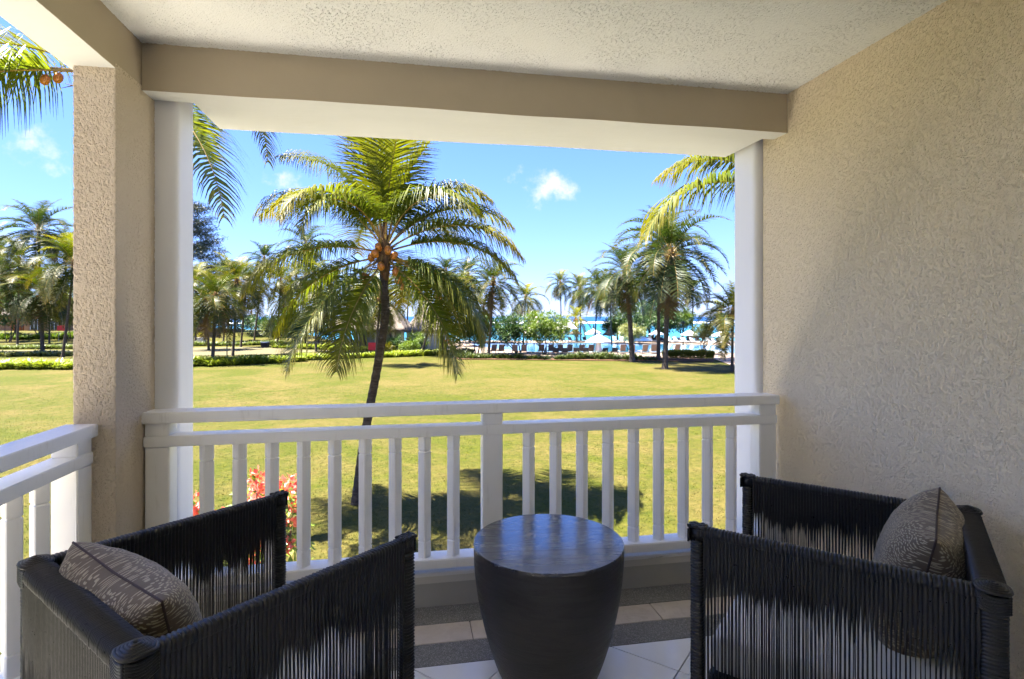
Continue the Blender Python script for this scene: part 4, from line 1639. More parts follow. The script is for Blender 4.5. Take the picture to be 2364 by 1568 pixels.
# ------------------------------------------------------------------ leafy trees, shrubs, beds
def leaf_quad(m, p, D, U, ln, w, sh, mi=0):
    W = D.cross(U)
    W = W.normalized() if W.length > 1e-4 else D.orthogonal().normalized()
    a = m.vert(p, 0, sh)
    b = m.vert(p + D * ln * .5 - W * w * .5 + U * ln * .06, .5, sh)
    c = m.vert(p + D * ln, 1, sh)
    d = m.vert(p + D * ln * .5 + W * w * .5 + U * ln * .06, .5, sh)
    m.face((a, b, c, d), mi)


def rdir(rg):
    while True:
        v = Vector((rg.uniform(-1, 1), rg.uniform(-1, 1), rg.uniform(-1, 1)))
        if .05 < v.length < 1:
            return v.normalized()


def limb(m, rg, p, D, ln, r, depth, ends, spread=.6):
    n = 5
    pts, rad = [p.copy()], [r]
    q = p.copy()
    for i in range(n):
        D = (D + rdir(rg) * .16).normalized()
        q = q + D * ln / n
        pts.append(q.copy())
        rad.append(r * (1 - .4 * (i + 1) / n))
    m.tube(pts, rad, 6, cap=depth == 0)
    if depth == 0:
        ends.append(q)
        return
    for k in range(rg.choice((2, 3))):
        D2 = (D + rdir(rg) * spread + Vector((0, 0, .15))).normalized()
        limb(m, rg, q, D2, ln * rg.uniform(.55, .8), rad[-1] * .75, depth - 1, ends, spread)


def bushy_tree(label, px, d, cy_top, cy_bot, wpx, mat, seed, stems=3, bark="bark", leaves=13799, ls=.28, flowers=0, depthk=.8, cpx=None, name="bushy_tree", stemr=.09):
    """crown fills wpx wide and between two picture heights, as measured at distance d"""
    rg = random.Random(seed)
    b = at(px, d)
    t = empty(name, b)
    tag(t, label, "tree", "leafy garden trees")
    z1, z0 = elev(cy_top, d) - b.z, elev(cy_bot, d) - b.z
    a = wpx * d / 1300 / 2
    cx = at(cpx if cpx else px, d) - b
    c = Vector((cx.x, cx.y, (z0 + z1) / 2))
    h = (z1 - z0) / 2
    m = MB()
    ends = []
    for k in range(stems):
        an = rg.random() * 6.28
        tgt = c + Vector((math.cos(an) * a * .4, math.sin(an) * a * .4 * depthk, -h * .3))
        st = Vector((math.cos(an) * .25, math.sin(an) * .25, -.1))
        D = (tgt - st)
        limb(m, rg, st, D.normalized(), D.length * .55, stemr * rg.uniform(.8, 1.2), 3, ends, .75)
    m.build("trunk", bark, t, True)
    # foliage in clumps spread over the crown volume
    m = MB()
    clumps = []
    nc = max(40, int(leaves / 60))
    tries = 0
    while len(clumps) < nc and tries < nc * 30:
        tries += 1
        v = rdir(rg) * (rg.random() ** .38)
        bump = 1 + .28 * noise.noise(v.normalized() * 2.1 + Vector((seed, 0, 0)))
        if v.z < -.35 and rg.random() < .55:
            continue
        p = Vector((v.x * a * bump, v.y * a * depthk * bump, v.z * h * bump))
        if noise.noise(p * (1.6 / max(a, .6)) * 2 + Vector((seed * 3, 1, 7))) < -.30:
            continue
        clumps.append((c + p, v))
    per = int(leaves / max(1, len(clumps)))
    for p, v in clumps:
        cr = rg.uniform(.8, 1.4) * ls * 1.7
        tone = min(1, max(0, .45 + .25 * rg.gauss(0, 1)))
        for k in range(per):
            o = rdir(rg)
            D = (o + Vector((0, 0, .25)) + v * .35).normalized()
            U = (Vector((0, 0, 1)) + v * .6 + rdir(rg) * .6).normalized()
            sh = min(1, max(0, tone + rg.uniform(-.25, .25)))
            leaf_quad(m, p + o * cr * rg.random(), D, U, ls * rg.uniform(.7, 1.3), ls * .36, sh, 0)
        if flowers and rg.random() < flowers and v.z > -.2:
            for k in range(9):
                leaf_quad(m, p + v * cr * .9 + rdir(rg) * .14, rdir(rg), Vector((0, 0, 1)), .13, .11, .5, 1)
    o = m.build("crown", [mat, "petal_white"], t)
    return t


bushy_tree("round glossy tree with pale blossoms at the near pool edge", 1258, 66, 722, 800, 112, "leaf_bright", 5, 3, leaves=11959, ls=.26, flowers=.32, cpx=1262)
bushy_tree("darker round tree left of the blossoming round tree", 1200, 67, 729, 797, 104, "leaf_dark", 6, 4, leaves=10580, ls=.26, flowers=.05, cpx=1182)
bushy_tree("round glossy tree nearest the pavilion's right end", 1100, 66, 730, 792, 72, "leaf_dark", 7, 2, leaves=8280, ls=.25, flowers=.08, cpx=1100)
bushy_tree("small low tree beside the pavilion's right corner", 1058, 72, 748, 790, 46, "leaf_dark", 17, 2, leaves=3449, ls=.25)
bushy_tree("big dark spreading tree behind the pool, over the far loungers", 1500, 101, 692, 776, 190, "leaf_dark", 8, 3, "bark_dark", leaves=24000, ls=.36, cpx=1500, stemr=.3)
bushy_tree("dark tree touching the left side of the big spreading tree", 1425, 104, 728, 775, 66, "leaf_dark", 18, 2, "bark_dark", leaves=5979, ls=.36, stemr=.18)
bushy_tree("leafy right part of the tree cover behind the far white shades", 1575, 103, 716, 768, 72, "leaf_bright", 19, 2, "bark_dark", leaves=5979, ls=.34, stemr=.18)
bushy_tree("pale flat-topped tree among the far loungers, beside a palm trunk", 1457, 72, 752, 786, 74, "leaf_pale", 9, 2, leaves=5520, ls=.24, flowers=.3, cpx=1456)
bushy_tree("small twisted olive-green tree by the right end of the pool", 1626, 65, 747, 784, 48, "leaf_olive", 10, 3, leaves=4600, ls=.16, cpx=1622)
bushy_tree("dark tree at far left of the bank near the stone wall", 450, 118, 722, 775, 60, "leaf_casuarina", 11, 2, leaves=5520, ls=.4)
bushy_tree("dense shrub of broad leaves before the sea, left of the pavilion", 690, 90, 724, 776, 90, "leaf_dark", 12, 4, leaves=5979, ls=.5)
bushy_tree("broad-leaved shrub between the bank and the dead-leaf palm", 640, 96, 735, 780, 60, "leaf_olive", 13, 3, leaves=3449, ls=.5)
bushy_tree("green shrub mass behind the far left palms", 20, 100, 660, 750, 150, "leaf_dark", 14, 4, leaves=6899, ls=.45)
bushy_tree("green shrub mass behind the arching palm", 165, 102, 660, 752, 130, "leaf_olive", 15, 4, leaves=5979, ls=.45)
bushy_tree("dark rounded shrub against the pavilion's grey-green wall", 915, 72, 778, 808, 52, "leaf_dark", 16, 3, leaves=3449, ls=.2)
bushy_tree("rounded shrub right of the pavilion wall shrub", 945, 70, 786, 814, 44, "leaf_bright", 20, 3, leaves=2760, ls=.2)

bushy_tree("dark shrubs on the bank under the tufted bank palm", 596, 108, 730, 772, 80, "leaf_dark", 31, 3, leaves=3000, ls=.4)
bushy_tree("dark leafy mass left of the pavilion roof", 752, 92, 726, 790, 70, "leaf_dark", 32, 3, leaves=4200, ls=.36)
bushy_tree("green shrub hiding the annex's left wall", 962, 74, 772, 812, 60, "leaf_bright", 33, 3, leaves=3200, ls=.22)
bushy_tree("golden shrub before the pavilion's stone pier", 884, 71, 790, 812, 46, "leaf_golden", 34, 3, leaves=2200, ls=.2)
bushy_tree("large dark tree behind the palms left of the pillar", 90, 110, 640, 752, 190, "leaf_dark", 35, 4, leaves=9000, ls=.45)


def casuarina():
    rg = random.Random(77)
    d = 118
    b = at(440, d)
    t = empty("casuarina_tree", b)
    tag(t, "tall feathery grey-green pine-like tree behind the left column", "tree", "leafy garden trees")
    top = elev(462, d) - b.z
    m = MB()
    m.tube([(0, 0, -.2), (.2, 0, top * .3), (-.1, .2, top * .6), (.1, 0, top * .95)], [.45, .34, .2, .05], 8)
    f = MB()
    for i in range(150):
        s = rg.uniform(.36, .99)
        a = rg.random() * 6.283
        ln = (1.15 - s) * 10.5 * rg.uniform(.6, 1.1) + 1
        D = Vector((math.cos(a), math.sin(a), rg.uniform(.05, .5))).normalized()
        p = Vector((0, 0, top * s))
        q = p + D * ln + Vector((0, 0, -ln * .06))
        m.tube([p, p.lerp(q, .5) + Vector((0, 0, .3)), q], [.07, .045, .015], 4, cap=False)
        for k in range(int(ln * 17)):
            u = rg.uniform(.25, 1.05)
            o = p.lerp(q, u) + rdir(rg) * .5
            dd = (D * .5 + rdir(rg) * .7 + Vector((0, 0, -.25))).normalized()
            leaf_quad(f, o, dd, rdir(rg), rg.uniform(.5, 1.2), .11, rg.random())
    m.build("trunk", "bark", t, True)
    f.build("crown", "leaf_casuarina", t)


casuarina()


def strap_bed(name, label, line, wid, n, h, mat, seed, cat="hedge", zoff=0.0, bend=.8, lw=.075, nl=15):
    """bed of strap-leaved rosettes along a line of (bearing, distance) points"""
    rg = random.Random(seed)
    m = MB()
    P = [at(px, d) for px, d in line]
    segs = [(a, b, (b - a).length) for a, b in zip(P, P[1:])]
    tot = sum(s[2] for s in segs)
    b0 = P[0].copy()
    for i in range(n):
        u = rg.random() * tot
        for a, b, ln in segs:
            if u <= ln:
                break
            u -= ln
        T = (b - a).normalized()
        Nn = Vector((-T.y, T.x, 0))
        c = a.lerp(b, u / ln) + Nn * rg.uniform(-.5, .5) * wid
        c.z = ground_z(c.x, c.y) + zoff
        wv = noise.noise(Vector((c.x * .22, c.y * .22, seed)))
        if noise.noise(Vector((c.x * .5, c.y * .5, seed + 9))) < -.42:
            continue
        c += Nn * wv * wid * .5
        c.z = ground_z(c.x, c.y) + zoff
        hh = h * rg.uniform(.6, 1.15) * (1 + .55 * wv)
        tone = rg.uniform(.2, .8)
        for k in range(nl):
            an = rg.random() * 6.283
            out = Vector((math.cos(an), math.sin(an), 0))
            el = rg.uniform(.5, 1.35)
            D = (out * math.cos(el) + Vector((0, 0, math.sin(el)))).normalized()
            W = out.cross(Vector((0, 0, 1))) * lw * rg.uniform(.7, 1.2)
            sh = min(1, max(0, tone + rg.uniform(-.2, .2)))
            L = hh * rg.uniform(.8, 1.2)
            p0 = c - b0 + out * .04
            p1 = p0 + D * L * .55
            p2 = p1 + (D + Vector((0, 0, -bend)) * .7 + out * .3).normalized() * L * .5
            ids = [m.vert(p0 - W * .5, 0, sh), m.vert(p0 + W * .5, 0, sh), m.vert(p1 + W, .5, sh), m.vert(p1 - W, .5, sh), m.vert(p2, 1, sh)]
            m.face((ids[0], ids[1], ids[2], ids[3]))
            m.face((ids[3], ids[2], ids[4]))
    o = m.build(name, mat)
    o.location = b0
    tag(o, label, cat)
    return o


strap_bed("lily_hedge", "bright green leafy hedge along the lawn from the left column", [(425, 51.3), (470, 51.5), (560, 54), (690, 58)], 2.6, 760, .8, "leaf_lily", 1)
strap_bed("lily_hedge", "bright green leafy hedge edging the lawn below the pavilion", [(692, 58.5), (780, 61), (900, 63), (1040, 67)], 2.2, 680, .7, "leaf_lily", 2)
strap_bed("lily_hedge", "leafy planting between the path and the thatched pavilion", [(640, 84), (700, 81), (780, 77), (960, 75)], 5.0, 760, .75, "leaf_lily", 3)
strap_bed("lily_hedge", "far leafy hedge behind the sandy path near the stone wall", [(395, 86), (520, 88), (650, 90)], 3.0, 420, .75, "leaf_olive", 4)
strap_bed("lily_hedge", "bright hedge along the lawn left of the stucco pillar", [(-120, 48.5), (20, 48.8), (170, 49), (330, 50)], 2.6, 760, .85, "leaf_lily", 5)
strap_bed("lily_hedge", "pale hedge beside the side path left of the pillar", [(-120, 64), (60, 65), (340, 66)], 2.6, 620, .65, "leaf_pale", 6)
strap_bed("lily_hedge", "pale hedge beyond the side path at the far left", [(-120, 78), (60, 79), (340, 80)], 2.6, 520, .7, "leaf_olive", 7)
strap_bed("lily_hedge", "tall green hedge in front of the orange buildings", [(-120, 104), (60, 105), (300, 106)], 3.0, 520, 1.3, "leaf_bright", 8)
strap_bed("strap_plants", "dark strap-leaved plants edging the lawn below the pool", [(1045, 62), (1075, 60.3), (1300, 59), (1525, 58)], 1.5, 420, .78, "leaf_grass_dark", 9, lw=.055)
strap_bed("strap_plants", "loose strap-leaved clump at the pavilion's right corner", [(1040, 68), (1075, 64)], 3.0, 130, .8, "leaf_grass_dark", 10)


def clipped(label, line, w, h, seed):
    """clipped shrub row, leafy box of small leaves on stems"""
    rg = random.Random(seed)
    P = [at(px, d) for px, d in line]
    b0 = P[0].copy()
    t = empty("clipped_hedge", b0)
    tag(t, label, "hedge")
    m, st = MB(), MB()
    for a, b in zip(P, P[1:]):
        ln = (b - a).length
        T = (b - a).normalized()
        Nn = Vector((-T.y, T.x, 0))
        for i in range(int(ln * 1700)):
            u, v, z = rg.random(), rg.uniform(-1, 1), rg.random() ** .6
            lump = 1 + .18 * noise.noise(Vector((u * ln * 1.1, seed, z * 2)))
            p = a - b0 + T * u * ln + Nn * v * w / 2 * lump * (.75 + .25 * z)
            p.z += .22 + z * (h - .22) * lump
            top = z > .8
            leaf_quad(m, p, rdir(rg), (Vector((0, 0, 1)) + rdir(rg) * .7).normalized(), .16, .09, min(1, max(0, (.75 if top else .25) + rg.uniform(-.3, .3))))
        for i in range(int(ln * 5)):
            p = a - b0 + T * rg.random() * ln + Nn * rg.uniform(-.3, .3) * w
            st.tube([p - Vector((0, 0, .05)), p + Vector((rg.uniform(-.1, .1), rg.uniform(-.1, .1), h * .55))], [.02, .01], 4)
    m.build("foliage", "leaf_golden", t)
    st.build("stems", "bark", t)


clipped("low clipped golden-green hedge left of the pink path", [(1530, 58.2), (1648, 57.6)], 1.1, 1.0, 1)
clipped("low clipped golden hedge right of the pink path, by the column", [(1702, 57), (1790, 56)], 1.1, 1.0, 2)


def bract_bush():
    rg = random.Random(4)
    d = 6.6
    b = at(600, d)
    t = empty("flowering_bush", b)
    tag(t, "bush of coral-pink bracts seen between the left balusters", "bush")
    m, f, lf = MB(), MB(), MB()
    heads = []
    for (px, py, dd, k) in ((596, 1106, 6.6, 1.0), (662, 1118, 6.5, .95), (575, 1140, 6.8, .8), (640, 1150, 6.4, .9), (670, 1160, 6.7, .9), (610, 1170, 6.3, .9), (671, 1197, 6.4, .75),
                            (452, 1160, 6.6, .9), (436, 1180, 6.5, .8), (470, 1205, 6.8, .9), (520, 1200, 6.4, .9), (560, 1220, 6.3, 1), (620, 1235, 6.2, 1), (660, 1262, 6.3, .8), (500, 1255, 6.2, 1),
                            (440, 1245, 6.4, .9), (400, 1210, 6.6, .9), (575, 1280, 6.1, .9), (600, 1130, 7.0, .8), (640, 1128, 7.1, .6)):
        heads.append((at(px, dd, elev(py, dd)) - b, k))
    for h, k in heads:
        root = Vector((rg.uniform(-.3, .3), rg.uniform(-.3, .3), 0))
        mid = root.lerp(h, .6) + Vector((rg.uniform(-.15, .15), rg.uniform(-.15, .15), .1))
        m.tube([root, root.lerp(mid, .5) + Vector((0, 0, .1)), mid, h - Vector((0, 0, .05))], [.022, .018, .012, .006], 5)
        for i in range(int(58 * k)):
            o = rdir(rg)
            p = h + Vector((o.x * .135, o.y * .135, o.z * .11)) * k * rg.uniform(.35, 1)
            D = (o * .7 + rdir(rg) * .6 + Vector((0, 0, -.15))).normalized()
            leaf_quad(f, p, D, (o + rdir(rg) * .5).normalized(), rg.uniform(.055, .095), rg.uniform(.04, .06), rg.random())
        for i in range(46):
            o = rdir(rg)
            p = h + Vector((o.x * .20, o.y * .20, o.z * .2 - .20)) * rg.uniform(.5, 1.2)
            D = (o + Vector((0, 0, -.3))).normalized()
            leaf_quad(lf, p, D, (Vector((0, 0, 1)) + rdir(rg) * .5).normalized(), rg.uniform(.08, .14), rg.uniform(.04, .06), rg.random())
    for i in range(900):
        o = rdir(rg)
        p = Vector((o.x * .9, o.y * .6, 1.0 + o.z * .9)) * rg.uniform(.5, 1)
        leaf_quad(lf, p, (o + Vector((0, 0, -.3))).normalized(), (Vector((0, 0, 1)) + rdir(rg) * .5).normalized(), rg.uniform(.08, .14), .05, rg.random())
    m.build("stems", "bark", t, True)
    lf.build("leaves", "leaf_bright", t)
    f.build("bracts", "bract_pink", t)


bract_bush()


# ------------------------------------------------------------------ garden buildings
def thatch_roof(m, w, dp, ez, rz, ridge, over=.0, n=40, mi=0):
    """hip roof of thatch with bellied slopes and a ragged eave; centred at origin"""
    rings = []
    K = 9
    for j in range(K + 1):
        s = j / K
        a = w / 2 * (1 - s) + ridge / 2 * s
        b = dp / 2 * (1 - s) + .05 * s
        z = ez + (rz - ez) * (s ** .92)
        ring = []
        pts = []
        for (x0, y0, x1, y1) in ((-a, -b, a, -b), (a, -b, a, b), (a, b, -a, b), (-a, b, -a, -b)):
            for k in range(n):
                u = k / n
                pts.append((x0 + (x1 - x0) * u, y0 + (y1 - y0) * u))
        for (x, y) in pts:
            q = .10 * noise.noise(Vector((x * 1.7, y * 1.7, z * 1.7)))
            zz = z + q * .6 + (random.uniform(-.16, .02) if j == 0 else 0)
            ring.append(m.vert((x * (1 + q * .05), y * (1 + q * .05), zz)))
        rings.append(ring)
    N = len(rings[0])
    for a, b in zip(rings, rings[1:]):
        for k in range(N):
            m.face((a[k], a[(k + 1) % N], b[(k + 1) % N], b[k]), mi)
    m.face(rings[-1], mi)
    # underside
    low = [m.vert((m.v[i][0] * .96, m.v[i][1] * .96, m.v[i][2] + .06)) for i in rings[0]]
    for k in range(N):
        m.face((low[k], low[(k + 1) % N], rings[0][(k + 1) % N], rings[0][k]), mi)
    c = m.vert((0, 0, rz - .5))
    for k in range(N):
        m.face((c, low[(k + 1) % N], low[k]), mi)


def pavilion():
    random.seed(31)
    d = 88
    b = at(862, d)
    t = empty("thatched_pavilion", b, -YAW)
    tag(t, "open-sided pavilion with big grey thatched roof behind the middle palm", "pavilion")
    m = MB()
    m2 = 1300 / d
    W = 176 / m2
    eave, ridge = elev(763, d) - b.z, elev(702, d) - b.z
    thatch_roof(m, W, 9.5, eave, ridge, W * .45)
    m.build("roof", "thatch", t, True)
    m = MB()
    m.box(-W / 2 + .2, W / 2 - .2, -4.2, 4.2, -.2, .18)
    m.build("plinth", "stone_dark", t)
    for i in range(9):
        x = -W / 2 + .7 + i * (W - 1.4) / 8
        for y in (-3.8, 3.8):
            if y < 0 and i in (4,):
                continue
            m = MB()
            m.box(x - .16, x + .16, y - .16, y + .16, .18, eave + .35, bev=.03)
            m.build("pillar", "wall_white", t)
    m = MB()
    m.box(-1.7, -.35, -3.9, -2.6, .0, eave + .3, bev=.12)
    m.build("stone_pier", "stone_dark", t)
    m = MB()
    m.box(-.3, W / 2 - .6, -3.3, -3.0, .18, eave + .2)
    m.build("wall", "wall_greygreen", t)
    for i in range(7):
        x = -W / 2 + 1.2 + i * .95
        m = MB()
        m.box(x - .35, x + .35, -2.2, -1.5, .86, .92)
        m.box(x - .04, x + .04, -1.9, -1.8, .18, .86)
        m.box(x - .28, x + .28, -3.0, -2.5, .58, .63)
        m.box(x - .28, x + .28, -2.55, -2.5, .63, 1.15)
        for dx in (-.24, .24):
            m.box(x + dx - .03, x + dx + .03, -2.95, -2.9, .18, .58)
            m.box(x + dx - .03, x + dx + .03, -2.56, -2.5, .18, .58)
        m.build("dining_set", "timber_dark", t)
    # low wing on the right
    d2 = 80
    b2 = at(990, d2)
    t = empty("white_annex", b2, -YAW)
    tag(t, "low white-walled annex with thatched roof right of the pavilion", "building")
    W = 96 * d2 / 1300
    e2, r2 = elev(764, d2) - b2.z, elev(716, d2) - b2.z
    m = MB()
    thatch_roof(m, W, 7.0, e2, r2, W * .4)
    m.build("roof", "thatch", t, True)
    m = MB()
    m.box(-W / 2 + .4, W / 2 - .5, -2.6, 2.6, -.2, e2 + .3)
    m.build("wall", "wall_white", t)
    m = MB()
    m.box(-W / 2 + .3, W / 2 - .4, -2.75, -2.62, 2.0, 2.15)
    m.build("ledge", "paint_white", t)
    m = MB()
    m.box(W / 2 - 1.1, W / 2 - .55, -2.66, -2.605, .0, 1.9)
    m.build("door", "timber_dark", t)
    # lifebuoy hung on the annex wall
    p = at(1032, d2 - 2.9, elev(790, d2 - 2.9))
    m = MB()
    pts = [(math.cos(a) * .30, 0, math.sin(a) * .30) for a in [2 * math.pi * k / 20 for k in range(21)]]
    m.tube(pts, .085, 8, cap=False)
    o = m.build("lifebuoy", "paint_red", None, True)
    o.location = p
    o.rotation_euler.z = -YAW
    tag(o, "red ring lifebuoy hanging on the white annex wall", "lifebuoy")


pavilion()


def gazebo():
    random.seed(9)
    d = 117
    b = at(521, d)
    t = empty("thatched_gazebo", b, -YAW)
    tag(t, "small thatched gazebo on stilts with dark railing before the sea", "gazebo")
    k = d / 1300
    W = 74 * k
    fl = elev(760, d) - b.z
    ev, rz = elev(737, d) - b.z, elev(712, d) - b.z
    m = MB()
    thatch_roof(m, W, W, ev, rz, .3, n=14)
    m.build("roof", "thatch", t, True)
    m = MB()
    m.box(-W * .42, W * .42, -W * .42, W * .42, fl - .2, fl)
    m.build("deck", "timber_dark", t)
    for sx in (-1, -.33, .33, 1):
        for sy in (-1, 1):
            m = MB()
            m.box(sx * W * .38 - .09, sx * W * .38 + .09, sy * W * .38 - .09, sy * W * .38 + .09, -.3, ev + .3)
            m.build("post", "timber_dark", t)
    m = MB()
    x0 = W * .38
    for sy in (-1, 1):
        for z in (.95, .15):
            m.box(-x0, x0, sy * x0 - .04, sy * x0 + .04, fl + z, fl + z + .08)
        for i in range(16):
            x = -x0 + (i + .5) * 2 * x0 / 16
            m.box(x - .03, x + .03, sy * x0 - .02, sy * x0 + .02, fl + .2, fl + .97)
    m.build("railing", "timber_dark", t)
    m = MB()
    m.box(-W * .40, W * .40, -W * .40 + .1, W * .40, -.2, fl - .2)
    m.build("base", "stone_dark", t)
    # stone retaining wall left of it, with blocks
    b = at(470, 106)
    t = empty("stone_wall", b, -YAW)
    tag(t, "dark rough stone retaining wall at the foot of the grassy bank", "wall")
    m = MB()
    rg = random.Random(2)
    Wd = 78 * 106 / 1300
    for r_ in range(5):
        x = -Wd / 2
        while x < Wd / 2:
            w = rg.uniform(.5, 1.1)
            m.box(x, min(x + w - .03, Wd / 2), -.3 + rg.uniform(-.06, .06), .3, -.3 + r_ * .42, .09 + r_ * .42, bev=.05)
            x += w
    m.build("stones", "stone_dark", t)
    for px, d_, lab in ((440, 100, "cream planter box with golden plant at the stone wall's left"), (463, 100, "cream planter box with golden plant in front of the stone wall")):
        p = at(px, d_)
        t = empty("planter", p, -YAW)
        tag(t, lab, "planter")
        m = MB()
        m.box(-.75, .75, -.6, .6, -.05, .75, bev=.04)
        m.build("box", "planter_cream", t)
        f = MB()
        rg = random.Random(px)
        for i in range(80):
            an, el = rg.random() * 6.28, rg.uniform(.2, 1.3)
            D = Vector((math.cos(an) * math.cos(el), math.sin(an) * math.cos(el), math.sin(el)))
            leaf_quad(f, Vector((0, 0, .7)) + D * .15, D, Vector((0, 0, 1)), rg.uniform(.7, 1.3), .1, rg.random())
        f.build("plant", "leaf_golden", t)


gazebo()


def far_houses():
    rg = random.Random(6)
    for px, d, w, h, mat, lab in ((-30, 128, 16, 3.6, "wall_orange", "orange bungalow wall at the far left edge behind hedges"),
                                  (75, 132, 7, 4.4, "wall_white", "pale bungalow behind the far left palms"),
                                  (128, 128, 9, 3.8, "wall_orange", "orange bungalow half hidden by the stucco pillar")):
        b = at(px, d, GZ + 1.2)
        t = empty("bungalow", b, -YAW)
        tag(t, lab, "house")
        m = MB()
        m.box(-w / 2, w / 2, -3, 3, -.5, h)
        m.build("wall", mat, t)
        m = MB()
        thatch_roof(m, w + 1.6, 7.6, h - .1, h + 3.0, w * .5, n=20)
        m.build("roof", "thatch", t, True)
        for k in range(2):
            x = (-.25 + .5 * k) * w
            m = MB()
            m.box(x - .8, x + .8, -3.06, -2.9, .4, 2.6)
            o = m.build("window", "door_glass", t)
            for q in (-.82, .0, .82):
                m = MB()
                m.box(x + q - .05, x + q + .05, -3.12, -3.061, .35, 2.65)
                m.build("frame", "paint_white", o)


far_houses()


# ------------------------------------------------------------------ pool furniture
def lounger_proto(mat, back=58, hgt=1.0):
    """sun lounger, feet end at +y, raised back at -y"""
    parts = []
    m = MB()
    for x in (-.31, .31):
        m.tube([(x, -.35, .34), (x, 1.3, .34)], .022, 6)
        for y in (-.2, 1.15):
            m.tube([(x, y, .34), (x, y + (.05 if y > 0 else -.05), 0)], .02, 6)
    m.tube([(-.31, 1.3, .34), (.31, 1.3, .34)], .022, 6)
    parts.append(("frame", m.mesh("frame", ["frame_grey"], True)))
    m = MB()
    m.box(-.29, .29, -.3, 1.28, .35, .375)
    parts.append(("seat", m.mesh("seat", [mat])))
    m = MB()
    a = math.radians(back)
    T = Matrix.Translation((0, -.3, .36)) @ Matrix.Rotation(-(math.pi / 2 - a) + math.pi, 4, 'X')
    T = Matrix.Translation((0, -.3, .36)) @ Matrix.Rotation(math.pi / 2 - a, 4, 'X')
    m.box(-.30, .30, -.015, .015, 0.02, .78 * hgt, 0, T)
    for x in (-.31, .31):
        m.tube([T @ Vector((x, 0, 0)), T @ Vector((x, 0, .8 * hgt))], .02, 6)
    m.tube([T @ Vector((-.31, 0, .8 * hgt)), T @ Vector((.31, 0, .8 * hgt))], .02, 6)
    m.tube([T @ Vector((-.31, -.02, .5 * hgt)), Vector((-.31, -.72 * hgt + .1, .05))], .015, 5)
    m.tube([T @ Vector((.31, -.02, .5 * hgt)), Vector((.31, -.72 * hgt + .1, .05))], .015, 5)
    parts.append(("backrest", m.mesh("backrest", [mat])))
    return parts


LB, LD, LW = lounger_proto("sling_brown", 62, 1.1), lounger_proto("sling_blue", 50, .8), lounger_proto("sling_white", 50, 1.0)
ORD = ["leftmost", "second", "third", "fourth", "fifth", "sixth", "seventh", "eighth", "ninth", "tenth", "eleventh", "twelfth", "thirteenth", "fourteenth", "fifteenth", "sixteenth"]


def place(parts, name, p, rz, label, cat, group):
    t = empty(name, p, rz)
    tag(t, label, cat, group)
    for nm, me in parts:
        obj(nm, me, t)
    return t


random.seed(12)
NEAR_B = [1137, 1155.6, 1189, 1208.5, 1249.5, 1271, 1292.7, 1313, 1341, 1363, 1436.4, 1459, 1486, 1508.7, 1559.5]
for i, px in enumerate(NEAR_B):
    place(LB, "sun_lounger", at(px, 66.2 + random.uniform(-.3, .3), GZ + .10), -YAW + random.uniform(-.15, .15) + (.35 if i < 2 else 0),
          "brown-backed lounger, %s from the left in the near pool row" % ORD[i], "sun lounger", "brown loungers in the near pool row")
NEAR_D = [1283, 1304.6, 1330.5, 1353, 1394, 1418]
for i, px in enumerate(NEAR_D):
    place(LD, "sun_lounger", at(px, 64.6 + random.uniform(-.3, .3), GZ + .10), -YAW + random.uniform(-.2, .2),
          "low dark blue lounger, %s of the dark ones by the hedge" % ORD[i], "sun lounger", "dark loungers in the near pool row")
FW = [245, 330, 680, 780, 1035, 1150, 1250, 1625, 1720, 1390]
FD = [450, 620, 735, 850, 930, 1095, 1190, 1320, 1440, 1670, 1775, 1860]
for i, x in enumerate(sorted(FW)):
    px = (x / 3.94 + 2250) * .6156
    place(LW, "sun_lounger", at(px, 95.8 - max(0, (px - 1500)) * .035 + random.uniform(-.4, .4), GZ + .10), math.pi - YAW + random.uniform(-.5, .5) + .4,
          "white lounger, %s of the white ones beyond the pool" % ORD[i], "sun lounger", "white loungers beyond the pool")
for i, x in enumerate(sorted(FD)):
    px = (x / 3.94 + 2250) * .6156
    place(LD, "sun_lounger", at(px, 97.4 - max(0, (px - 1500)) * .035 + random.uniform(-.4, .4), GZ + .10), math.pi - YAW + random.uniform(-.5, .5),
          "dark lounger, %s of the dark ones beyond the pool" % ORD[i], "sun lounger", "dark loungers beyond the pool")
for i, px in enumerate((1296, 1318, 1352)):
    place(LD, "sun_lounger", at(px, 97.5, GZ + .10), math.pi - YAW + .3, "dark lounger on the far deck, %s of the three left of the near white parasol" % ("left", "middle", "right")[i], "sun lounger", "dark loungers beyond the pool")


